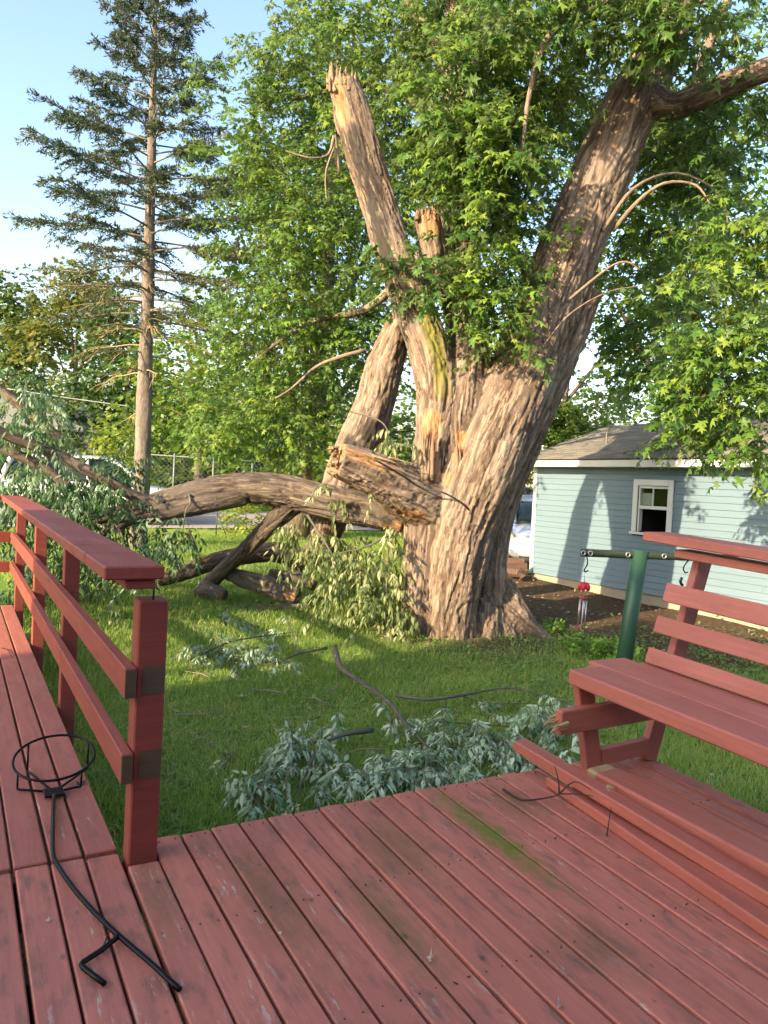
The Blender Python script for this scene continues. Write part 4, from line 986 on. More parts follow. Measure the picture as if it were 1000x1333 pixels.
gbx('corner_board', .037, .11, .001, .022, -.01, WH-.002, trim_b)
gbx('gable_wall', .112, 3.5, -.010, .008, .0, WH, sid_m, bev=0)
gbx('foundation', .02, 3.49, -GL+.02, -.015, -.5, -.004, concrete, bev=0)
gbx('frieze_board', -.026, .02, -GL, -.001, WH-.0, WH+.03, trim_b)
wn = gbx('window', -.05, -.028, WY0, WY0+.095, WZ0+.042, WZ1, trim_m); wn['label'] = 'white double hung window with the lower sash raised'
gbx('casing', -.05, -.028, WY1-.095, WY1, WZ0+.042, WZ1, trim_m, wn)
gbx('casing', -.052, -.03, WY0+.096, WY1-.096, WZ1-.10, WZ1-.001, trim_m, wn)
gbx('sill', -.085, -.02, WY0-.01, WY1+.01, WZ0, WZ0+.04, trim_m, wn)
a0, a1 = WY0+.10, WY1-.10; zm = (WZ0+WZ1)/2-.03
for (q0, q1) in ((a0, a0+.028), (a1-.028, a1)): gbx('jamb', -.022, .06, q0, q1, WZ0+.042, WZ1-.101, trim_m, wn)
gbx('meeting_rail', -.018, .018, a0+.029, a1-.029, zm, zm+.055, trim_m, wn)
gbx('sash_rail', -.016, .016, a0+.029, a1-.029, WZ1-.145, WZ1-.103, trim_m, wn)
gbx('muntin', -.012, .012, (a0+a1)/2-.012+.02, (a0+a1)/2+.012+.02, zm+.056, WZ1-.146, trim_m, wn)
gbx('pane', -.004, .004, (a0+a1)/2+.033, a1-.03, zm+.056, WZ1-.146, glass_m, wn, 0)
gbx('pane', -.004, .004, a0+.03, (a0+a1)/2+.007, zm+.056, WZ1-.146, glass_m, wn, 0)
gbx('curtain', .03, .034, (a0+a1)/2+.033, a1-.03, zm+.06, WZ1-.22, curtain, wn, 0)
# eave and roof
SLOPE = .35; RX = 1.95; OV = .30; GOV = .10
gbx('fascia', -OV-.022, -OV, -GL-.1, GOV, WH+.005, WH+.135, trim_m)
gbx('soffit', -OV+.001, -.031, -GL-.09, GOV-.01, WH+.032, WH+.044, trim_b)
def roof_mat():
    m, nt, b = mat_new('asphalt_shingle'); co = objcoord(nt); oi = nt.nodes.new('ShaderNodeObjectInfo')
    n = noise(nt, co, 5, 4); n2 = noise(nt, co, 120, 2)
    at_ = N(nt, 'Attribute', attribute_name='tint').outputs['Fac']
    c = mixc(nt, at_, (.145, .13, .105), (.28, .25, .20)); c = mixc(nt, maprange(nt, n, .35, .75, 0, .6), c, (.17, .15, .12)); c = mixc(nt, mth(nt, 'MULTIPLY', n2, .4), c, (.10, .10, .095))
    nt.links.new(c, b.inputs['Base Color']); b.inputs['Roughness'].default_value = .95; bump(nt, b, n2, .5, .004); return m
shm = roof_mat()
Gr = np.array(Gm)
def gpt(a): a = np.asarray(a, float); return a@Gr[:3, :3].T+Gr[:3, 3]
zr0 = WH+.14
rf = world_obj('roof', gpt([(-OV-.03, -GL-.15, zr0), (-OV-.03, GOV+.02, zr0), (RX, GOV+.02, zr0+SLOPE*(RX+OV+.03)), (RX, -GL-.15, zr0+SLOPE*(RX+OV+.03)), (2*RX+OV+.03, GOV+.02, zr0), (2*RX+OV+.03, -GL-.15, zr0),
     (-OV-.03, -GL-.15, zr0-.02), (-OV-.03, GOV+.02, zr0-.02), (2*RX+OV+.03, GOV+.02, zr0-.02), (2*RX+OV+.03, -GL-.15, zr0-.02)]),
     [(0, 1, 2, 3), (3, 2, 4, 5), (0, 6, 7, 1), (4, 8, 9, 5), (1, 7, 8, 4, 2), (0, 3, 5, 9, 6), (6, 9, 8, 7)], joist_wood, gar)
# shingle tabs, lapped course by course (front slope)
Vs, Fs, Ts = [], [], []; ln = math.hypot(1, SLOPE); ux_, uz_ = 1/ln, SLOPE/ln; tot = (RX+OV+.05)*ln; rsn = np.random.default_rng(4)
c = 0; s = -.02; off = 0
while s < tot:
    y = GOV+.04-(c % 2)*.16
    while y > -GL-.1:
        w_ = .31; lift = rsn.uniform(0, .004); ss = s+rsn.uniform(-.004, .004); e = min(ss+.20, tot+.02)
        ya, yb = min(y, GOV+.04)-.004, y-w_+.004
        def q(sv, h): return (-OV-.05+sv*ux_-h*uz_, zr0+.002+sv*uz_+h*ux_)
        (xa, za), (xb, zb), (xc, zc) = q(ss, .014+lift), q(e, .004), q(ss, .002)
        Vs += [(xa, ya, za), (xa, yb, za), (xb, yb, zb), (xb, ya, zb), (xc, ya, zc), (xc, yb, zc)]
        Fs += [(off, off+1, off+2, off+3), (off+4, off+5, off+1, off)]; off += 6; Ts += [rsn.uniform(0, 1)]*6; y -= w_
    s += .135; c += 1
o = world_obj('shingles', gpt(Vs), Fs, shm, rf, attrs={'tint': np.array(Ts)}); o['kind'] = 'stuff'
gbx('vent_pipe', 1.0, 1.02, -3.0, -2.98, WH+.6, WH+.75, trim_m)
# storm damage: a stick stuck on the roof, a sheet of torn shingle and a small leafy branch
p = gpt([(.55, -1.25, zr0+SLOPE*.85)])[0]
twig('bare grey stick stuck upright in the garage roof', [[p, p+np.array([.2, .15, .55])*.5+[.02, 0, .06], p+np.array([.25, -.45, .85])]], [.018], name='stick', m=branch_mat, cat='stick')
p = gpt([(.15, -2.9, zr0+SLOPE*.5+.05)])[0]
o = beam('torn_shingle', p+np.array([0, -.55, .03]), p+np.array([.05, .35, .02]), .28, .012, shm, None, up=(-.5, 0, .85)); tag(o, 'dark torn shingle sheet lifted on the garage roof', 'shingle')
rb = root('roof_branch', 'small wilted leafy branch lying on the garage roof edge', 'branch', gpt([(-.1, -3.6, zr0+.1)])[0])
rbp = [gpt([(-.05, -2.7, zr0+.12)])[0], gpt([(.1, -3.4, zr0+.26)])[0], gpt([(.35, -4.3, zr0+.33)])[0]]
bare_tube('stem', [(rbp, [.02, .018, .01], 6)], grey_bark, rb)
crown('foliage', [(gpt([(0, -3.3, zr0+.18)])[0], (.25, .75, .12), 30), (gpt([(.25, -4.6, zr0+.3)])[0], (.25, .6, .16), 26)], wilted_leaf, rb, LANCE_T, .13, .3, 10, RF, droop=.6, hang=.6)

# ------------------------------------------------------------------ own house added out of view to shade deck and lawn
blocker = root('house', 'tall cream sided house added out of view to shade the deck, with a low wing behind it', 'house', (-13, -4, GZ))
cream = simple('cream_siding', (.5, .47, .40), .6)
bx('wall', -17, -9.9, -15, 2.2, GZ-.05, 6.6, cream, blocker, 0)
hy0, hy1 = -15.4, 2.6
world_obj('roof', [(-9.5, hy0, 6.6), (-9.5, hy1, 6.6), (-13.4, hy1, 8.9), (-13.4, hy0, 8.9), (-17.4, hy1, 6.6), (-17.4, hy0, 6.6)], [(0, 1, 2, 3), (3, 2, 4, 5), (0, 5, 4, 1), (1, 4, 2), (0, 3, 5)], shm, blocker)
for (yy, zz) in ((-9, .6), (-4, .6), (.5, .6), (-9, 3.8), (-4, 3.8), (.5, 3.8)):
    wo = bx('window', -9.899, -9.85, yy-.6, yy+.6, zz, zz+1.4, trim_m, blocker); bx('pane', -9.8485, -9.84, yy-.5, yy+.5, zz+.1, zz+1.3, glass_m, wo, 0)

wing_m = simple('brown_red_siding', (.16, .09, .07), .7)
bx('wing_wall', -9.85, 6.5, -8, -1.46, GZ-.05, 2.45, wing_m, blocker, 0)
world_obj('wing_roof', [(-9.4, -1.1, 2.46), (6.9, -1.1, 2.46), (6.9, -4.7, 3.9), (-9.4, -4.7, 3.9), (6.9, -8.4, 2.46), (-9.4, -8.4, 2.46)], [(0, 1, 2, 3), (3, 2, 4, 5), (0, 5, 4, 1), (1, 4, 2), (0, 3, 5)], shm, blocker)
bx('back_door', -.6, .35, -1.459, -1.42, .005, 2.05, trim_m, blocker)

# ------------------------------------------------------------------ green clothes pole with wind chime
pgreen = simple('green_pole_paint', (.028, .075, .046), .42, .1, .25, 5, .15)
rust = simple('rusty_dark_paint', (.028, .04, .028), .7, .2, .5, 14, .3)
steel = simple('galvanised_ring', (.45, .43, .40), .4, .8)
PD = 7.9
pb = at(806, 905, PD); pt = at(834, 716, PD); pb[2] = float(ground_z(pb[0], pb[1]))-.05
pole = root('clothes_pole', 'green steel clothesline post with a crossbar behind the bench', 'post', (pb[0], pb[1], GZ))
Acc().tube([pb, (pb+pt)/2, pt], .080, 20).build('post', pgreen, pole)
ca, cb_ = at(757, 719, PD), at(960, 727, PD)
xd = unit(cb_-ca)
V, F, _ = tube(np.array([ca, ca+xd*.01, cb_-xd*.01, cb_]), [.038, .040, .040, .038], 16, cap=False); Acc().add(V, F).build('crossbar', rust, pole)
for t in (.004, .05, .29, .52, .78):
    q = ca+(cb_-ca)*t; fw = -CF*.05; th = np.linspace(0, 6.283, 13)
    e1 = CR; e2 = CU
    rp = np.array([q+fw+e1*.020*math.cos(x)+e2*.023*math.sin(x) for x in th]); V, F, _ = tube(rp, .006, 6, cap=False); Acc().add(V, F).build('eye_ring', steel, pole)
hk = [at(764, 723, PD-.05), at(765, 733, PD-.05), at(761, 741, PD-.05), at(762, 744, PD-.05), at(766, 742, PD-.05)]
Acc().tube(hk, .007, 6, sub=3).build('hook', iron, pole)
Acc().tube([at(897, 728, PD-.05), at(890, 738, PD-.05), at(892, 745, PD-.05), at(896, 744, PD-.05)], .007, 6, sub=3).build('hook', iron, pole)
Acc().tube([at(888, 751, PD-.05), at(886, 757, PD-.05), at(889, 762, PD-.05)], .014, 6, sub=3).build('pulley', iron, pole)
red = simple('red_plastic', (.42, .02, .04), .4); pinkm = simple('pale_pink_tube', (.50, .38, .42), .35, .3)
wc = root('wind_chime', 'red topped wind chime hanging from the green clothes pole', 'wind chime', at(760, 815, PD-.05))
Acc().tube([at(761, 743, PD-.05), at(761, 757, PD-.05)], .003, 5).build('cord', steel, wc)
# flower shaped red top: five petals round a hub
c0 = at(761, 762, PD-.05)
for k in range(5):
    a = k*1.2566; d = np.array([math.cos(a), math.sin(a), 0])*.036
    V, F, _ = tube(np.array([c0+d*.2+[0, 0, .03], c0+d*.7+[0, 0, .015], c0+d*1.15+[0, 0, -.02], c0+d*1.3+[0, 0, -.05]]), [.010, .026, .026, .010], 8); Acc().add(V, F).build('petal', red, wc)
V, F, _ = tube(np.array([c0+[0, 0, -.12], c0+[0, 0, -.128]]), [.045, .045], 14); Acc().add(V, F).build('disc', red, wc)
for k in range(5):
    a = k*1.2566+.3; d = np.array([math.cos(a), math.sin(a), 0])*.036
    Acc().tube([c0+d, c0+d+[0, 0, -.14]], .002, 4).build('thread', steel, wc)
    Acc().tube([c0+d+[0, 0, -.15], c0+d+[0, 0, -.36-.03*k]], .007, 8).build('chime_tube', pinkm if k % 2 else steel, wc)
Acc().tube([c0+[0, 0, -.1], c0+[0, 0, -.46]], .002, 4).build('thread', steel, wc)
V, F, _ = tube(np.array([c0+[0, 0, -.43], c0+[0, 0, -.445]]), [.025, .025], 10); Acc().add(V, F).build('clapper', red, wc)
# split firewood by the garage corner
fw_m = simple('split_firewood', (.11, .065, .05), .85, 0, .35, 12, .4); fe_m = simple('pale_cut_wood', (.40, .33, .25), .85, 0, .2, 20)
fire_sp = [((667, 744), 14.6, .085, .34, .4, 'round firewood log with a pale cut end by the garage corner'), ((672, 738), 14.75, .09, .4, 1.3, 'reddish split firewood resting on top of the pale ended log'), ((680, 746), 14.5, .09, .36, 2.2, 'dark split firewood piece leaning on the garage foundation'), ((670, 730), 14.95, .085, .36, .8, 'rough firewood chunk topmost on the little pile')]
for (pxy, d, r, l, a, lab) in fire_sp:
    p = at(pxy[0], pxy[1], d); ax = np.array([math.sin(a)*.9-.2, -math.cos(a), .05]); ax /= np.linalg.norm(ax); p[2] = max(p[2], float(ground_z(p[0], p[1]))+r*.9)
    fo = root('firewood', lab, 'firewood', p)
    sd = unit(np.cross(ax, [0, 0, 1.])); up_ = np.cross(sd, ax); rf_ = random.Random(int(a*10))
    nn = 3 if a > .5 else 9
    prof = [(r*rf_.uniform(.8, 1.1)*math.cos(t+a), r*rf_.uniform(.8, 1.1)*math.sin(t+a)) for t in np.linspace(0, 2*np.pi, nn, endpoint=False)]
    V = [p+ax*l*e+sd*u+up_*v for e in (-.5, .5) for u, v in prof]
    F = [(k, (k+1) % nn, nn+(k+1) % nn, nn+k) for k in range(nn)]+[tuple(range(nn))[::-1]]
    world_obj('bark_side', V, F, fw_m, fo)
    V = [p+ax*(l*.5+e)+(sd*u+up_*v)*.97 for e in (-.004, .004) for u, v in prof]
    world_obj('cut_end', V, [(k, (k+1) % nn, nn+(k+1) % nn, nn+k) for k in range(nn)]+[tuple(range(nn))[::-1], tuple(range(nn, 2*nn))], fe_m, fo)
print('garage ok')

# ------------------------------------------------------------------ background trees
def bgtree(label, px, base_depth, top_py, blobs, mat, seed, size=.24, name='broadleaf_tree', L=.7, nl=9, trunk_r=.2, tint=.45, grp='trees beyond the lawn', bark=log_bark, droop=.4, dens=1.3):
    rng = np.random.default_rng(seed)
    # stand on the ground at that depth
    d = CF+CR*(px-500)/FPX; dh = d[:2]/np.linalg.norm(d[:2]); 
    xy = (at(px, 600, base_depth))[:2]; z0 = float(ground_z(xy[0], xy[1]))
    o = root(name, label, 'tree', (xy[0], xy[1], z0), grp)
    ztop = at(px, top_py, base_depth)[2]
    base = np.array([xy[0], xy[1], z0-.2]); top = np.array([xy[0]+rng.uniform(-.4, .4), xy[1]+rng.uniform(-.4, .4), z0+(ztop-z0)*.72])
    P = [base, base+(top-base)*.35+[rng.uniform(-.15, .15), rng.uniform(-.15, .15), 0], base+(top-base)*.7, top]
    bare_tube('trunk', [(P, [trunk_r*1.25, trunk_r, trunk_r*.6, trunk_r*.15], 9)], bark, o)
    bl = []
    for (bx_, by, dd, rx, ry, rd, n) in blobs:
        n = int(n*dens)
        c = at(bx_, by, base_depth+dd); bl.append(pblob(bx_, by, base_depth+dd, rx, ry, rd, n))
        f = .45+.4*rng.uniform(); s0 = base+(top-base)*min(.95, max(.25, (c[2]-z0)/(ztop-z0+1e-6)*.75))
        bare_tube('limb', [([s0, (s0+c)/2+[0, 0, -.1*rng.uniform()], c], [trunk_r*.4, trunk_r*.25, trunk_r*.08], 6)], bark, o)
    crown('foliage', bl, mat, o, QUAD_T, size, L, nl, rng, droop=droop, hang=.35, tint=tint, shell=.35, clump=18)
    return o
bgtree('tall bright green maple behind the snapped leader', 395, 19, -60, [(440, 50, 0, 70, 60, 1.6, 110), (345, 190, 0, 45, 70, 1.2, 90), (430, 190, 0, 90, 90, 2, 170), (345, 300, 0, 80, 80, 1.8, 160), (440, 330, 0, 80, 90, 1.8, 160), (320, 430, 0, 70, 80, 1.6, 140), (410, 470, 0, 90, 80, 1.8, 170), (300, 545, 0, 60, 60, 1.4, 110), (370, 575, 0, 70, 50, 1.4, 120), (460, 560, 0, 60, 60, 1.4, 100), (510, 430, 1, 60, 100, 1.4, 120), (540, 560, 1, 60, 70, 1.2, 80), (520, 250, 1, 70, 100, 1.4, 120)], maple_leaf_far, 31, size=.19, trunk_r=.28, tint=.5)
bgtree('dense green tree with low branches beside the spruce trunk', 265, 27, 380, [(260, 420, 0, 60, 60, 1.8, 130), (225, 480, 0, 60, 60, 1.8, 130), (290, 500, 0, 60, 60, 1.8, 130), (240, 560, 0, 70, 50, 1.8, 140), (300, 590, 0, 60, 40, 1.6, 100)], maple_leaf_far, 32, size=.22, tint=.4)
bgtree('yellow tinged round topped tree left of the spruce', 95, 38, 345, [(90, 380, 0, 55, 40, 2.4, 170), (130, 400, 0, 45, 40, 2, 130), (70, 440, 0, 55, 50, 2.4, 150), (125, 460, 0, 50, 50, 2, 130)], wood_leaf_yellow, 33, size=.30, tint=.35)
bgtree('dark green tree behind the fallen limb tips', 20, 40, 345, [(10, 390, 0, 45, 45, 2.2, 140), (35, 440, 0, 50, 50, 2.2, 140), (5, 490, 0, 50, 50, 2.2, 130), (50, 520, 0, 50, 45, 2, 110), (-40, 420, 0, 50, 70, 2.4, 120)], wood_leaf, 34, size=.30)
bgtree('shady deep green tree right behind the spruce', 165, 33, 400, [(160, 430, 0, 50, 40, 2, 120), (140, 490, 0, 55, 50, 2, 140), (185, 520, 0, 55, 50, 2, 140), (110, 540, 0, 55, 50, 2, 130), (150, 580, 0, 60, 40, 2, 130), (215, 590, 0, 45, 40, 1.8, 100)], wood_leaf, 35, size=.27, tint=.35)
bgtree('small yellow green sapling right of the spruce', 165, 22, 535, [(160, 560, 0, 26, 26, .6, 40), (150, 595, 0, 26, 26, .6, 40), (170, 610, 0, 22, 26, .6, 36)], shrub_mat, 36, size=.16, trunk_r=.05, L=.4, name='sapling')
bgtree('dark woodland tree across the road behind the arching limb', 350, 31, 500, [(340, 560, 0, 70, 50, 2, 150), (300, 600, 0, 60, 40, 2, 120), (400, 590, 0, 70, 45, 2, 140), (450, 600, 0, 50, 45, 2, 110), (380, 625, 0, 80, 25, 2, 120)], wood_leaf, 37, size=.24, tint=.35)
bgtree('leafy woodland tree across the road behind the spruce', 225, 31, 520, [(230, 580, 0, 50, 40, 1.6, 120), (270, 600, 0, 45, 35, 1.6, 100), (190, 610, 0, 40, 30, 1.6, 80), (250, 630, 0, 60, 20, 1.5, 80)], wood_leaf, 38, size=.22, tint=.5)
bgtree('low dark tree across the road left of the spruce', 60, 30, 510, [(30, 590, 0, 60, 40, 2, 120), (90, 600, 0, 50, 35, 1.8, 110), (130, 620, 0, 40, 25, 1.5, 80), (-20, 610, 0, 50, 35, 2, 80)], wood_leaf, 39, size=.24, tint=.4)
bgtree('big drooping maple behind the garage roof', 880, 19, 60, [(870, 180, 0, 110, 90, 2.2, 170), (960, 150, 0, 90, 100, 2, 140), (840, 290, 0, 80, 70, 1.8, 130), (930, 290, 0, 90, 80, 2, 150), (1000, 330, 0, 70, 100, 1.8, 110), (880, 390, 0, 90, 70, 1.8, 150), (970, 440, 0, 80, 70, 1.8, 130), (860, 470, 0, 50, 50, 1.2, 80), (920, 530, 0, 80, 50, 1.6, 120), (990, 540, 0, 60, 60, 1.4, 90), (790, 370, 0, 40, 50, 1, 40)], maple_leaf_far, 41, size=.19, trunk_r=.30, tint=.45, bark=log_bark)
bgtree('small rounded tree behind the left end of the garage', 735, 21, 500, [(735, 540, 0, 50, 30, 1, 90), (700, 575, 0, 45, 35, 1, 80), (760, 560, 0, 40, 30, 1, 70), (705, 530, 0, 25, 25, .6, 30)], maple_leaf_far, 42, size=.18, trunk_r=.12, tint=.5)
bgtree('hazy green tree seen between the maple leaders', 720, 30, 380, [(720, 440, 0, 60, 40, 2, 60), (800, 500, 0, 45, 50, 2, 80), (690, 480, 0, 40, 50, 2, 60), (830, 400, 0, 50, 50, 2, 60)], wood_leaf, 43, size=.22, tint=.4)
bgtree('low leafy tree overhanging the parked silver car', 690, 22, 590, [(688, 622, 0, 18, 9, .5, 22), (697, 612, 0, 14, 8, .4, 16)], shrub_mat, 44, size=.15, trunk_r=.05, L=.35, name='small_tree')
# understorey along the far side of the road
rng = np.random.default_rng(77)
for k in range(16):
    px = -60+k*42+rng.uniform(-10, 10); d = 27.5+rng.uniform(-1, 2.5)
    if 660 < px < 720: continue
    c = at(px, 600, d); z0 = float(ground_z(c[0], c[1])); h = rng.uniform(1.0, 2.0)
    o = root('roadside_bush', ('dark leafy bush in the roadside thicket beyond the road' if k % 3 else 'brighter green bush in the roadside thicket beyond the road'), 'bush', (c[0], c[1], z0), 'thicket bushes across the road')
    bare_tube('stem', [([(c[0], c[1], z0-.1), (c[0]+.1, c[1], z0+h*.4), (c[0], c[1]+.1, z0+h*.8)], [.05, .04, .01], 5)], log_bark, o)
    crown('foliage', [((c[0], c[1], z0+h*.52), (1.3, 1.2, h*.62), 90)], wood_leaf if k % 3 else maple_leaf_far, o, QUAD_T, .2, .45, 8, rng, tint=rng.uniform(.25, .6), shell=.3)
# far woods on the skyline, one mass
wv = []; rng = np.random.default_rng(5)
for k in range(64):
    a = -70+k*2.3+rng.uniform(-1, 1); d = rng.uniform(75, 100); ang = YAW+R_(a)
    c = (math.sin(ang)*d, math.cos(ang)*d, GZ+rng.uniform(3, 5)); wv.append((c, (6, 6, rng.uniform(5.5, 8.5)), 60))
o = crown('far_woods', wv, wood_leaf, None, QUAD_T, .9, 2.2, 8, rng, tint=.45); tag(o, 'distant belt of trees along the skyline', kind='stuff')

# shrub, stakes, fence, wire
sh = root('shrub', 'small yellow green shrub at the roadside by a thin stake', 'shrub', atz(318, 694, GZ))
c = atz(318, 694, GZ)
bare_tube('stem', [([c+[0, 0, -.05], c+[.05, 0, .3], c+[.0, .1, .6]], [.02, .015, .006], 5)], grey_bark, sh)
crown('foliage', [(c+[0, 0, .42], (.42, .42, .32), 46), (c+[.25, -.1, .2], (.3, .3, .2), 22), (c+[-.25, .1, .25], (.25, .25, .2), 18)], shrub_mat, sh, QUAD_T, .10, .24, 9, rng, tint=.5)
metal_d = simple('dark_stake_metal', (.06, .08, .06), .6, .4)
c = atz(281, 699, GZ)
so = root('stake', 'thin dark metal stake with a diagonal brace on the far lawn', 'stake', c)
Acc().tube([c+[0, 0, -.05], c+[0, 0, .72]], .014, 6).build('rod', metal_d, so)
Acc().tube([c+[.02, 0, .55], c+[.25, -.05, .0]], .010, 6).build('brace', metal_d, so)
gal = simple('galvanised_fence', (.16, .18, .18), .6, .3)
fe = root('chain_link_fence', 'grey chain link fence across the road in front of the woods', 'fence', at(240, 640, 25.5))
fa = at(120, 660, 25.5); fb = at(520, 660, 27.0)
zg = GZ; n = 9
for k in range(n):
    q = fa+(fb-fa)*k/(n-1); Acc().tube([(q[0], q[1], zg-.05), (q[0], q[1], zg+1.75)], .035, 8).build('post', gal, fe)
Acc().tube([(fa[0], fa[1], zg+1.65), (fb[0], fb[1], zg+1.65)], .022, 6).build('top_rail', gal, fe)
acc = Acc(); dirf = (fb-fa); Lf = math.hypot(dirf[0], dirf[1]); ux2 = np.array([dirf[0], dirf[1], 0])/Lf
k = -1.6
while k < Lf:
    for sgn in (1, -1):
        s0, s1 = (k, k+1.6) if sgn > 0 else (k+1.6, k); 
        t0, t1 = max(0, min(Lf, s0)), max(0, min(Lf, s1))
        if abs(t1-t0) > .05:
            za = zg+.05+1.6*(t0-s0)/(s1-s0); zb = zg+.05+1.6*(t1-s0)/(s1-s0)
            p = np.array([fa[0], fa[1], 0])+ux2*t0+[0, 0, za]; q = np.array([fa[0], fa[1], 0])+ux2*t1+[0, 0, zb]; acc.tube([p, q], .004, 3)
    k += .16
tag(acc.build('wire_mesh', gal, fe), None, kind='stuff')
wire_m = simple('pale_cable', (.35, .36, .37), .6)
for (p, q, lab) in (((-40, 498, 26), (700, 556, 30), 'thin pale overhead wire running behind the spruce'),):
    a_ = at(*p); b_2 = at(*q); m_ = (a_+b_2)/2-[0, 0, .5]
    tag(Acc().tube([a_, (a_+m_)/2-[0, 0, .12], m_, (m_+b_2)/2-[0, 0, .12], b_2], .018, 5, sub=3).build('overhead_wire', wire_m, loc=m_), lab, 'wire')

# ------------------------------------------------------------------ vehicles
def paint(name, col, metal=.4):
    m, nt, b = mat_new(name); n = noise(nt, objcoord(nt), 3, 3)
    nt.links.new(mixc(nt, n, tuple(c*.93 for c in col), col), b.inputs['Base Color']); b.inputs['Roughness'].default_value = .25; b.inputs['Metallic'].default_value = metal; b.inputs['Coat Weight'].default_value = .6; return m
tyre_m = simple('tyre_rubber', (.018, .018, .018), .8); rim_m = simple('wheel_rim', (.35, .35, .36), .35, .8); lamp_m = simple('headlight_glass', (.62, .58, .48), .12, .2); amber = simple('amber_lens', (.6, .22, .03), .3); redl = simple('red_lens', (.30, .03, .02), .3); black_p = simple('black_plastic', (.02, .02, .02), .6); glassc, nt_, b_ = mat_new('car_glass'); b_.inputs['Base Color'].default_value = (.03, .045, .045, 1); b_.inputs['Roughness'].default_value = .05
def loft(stations, mat, name, parent, M, smooth=True, nu=18, pw=2.6):
    """stations: (x, z0, z1, halfwidth) ; superellipse sections across y-z"""
    V = []; th = np.linspace(0, 2*np.pi, nu, endpoint=False)
    for (x, z0, z1, hw) in stations:
        cz, hz_ = (z0+z1)/2, (z1-z0)/2
        cy = np.sign(np.cos(th))*np.abs(np.cos(th))**(2/pw)*hw; czv = cz+np.sign(np.sin(th))*np.abs(np.sin(th))**(2/pw)*hz_
        V += [(x, y, z) for y, z in zip(cy, czv)]
    k = len(stations); F = []
    for i in range(k-1):
        for j in range(nu): F.append((i*nu+j, i*nu+(j+1) % nu, (i+1)*nu+(j+1) % nu, (i+1)*nu+j))
    F.append(tuple(range(nu))[::-1]); F.append(tuple((k-1)*nu+j for j in range(nu)))
    A = np.array(M); V = np.array(V)@A[:3, :3].T+A[:3, 3]
    return world_obj(name, V, F, mat, parent, smooth)
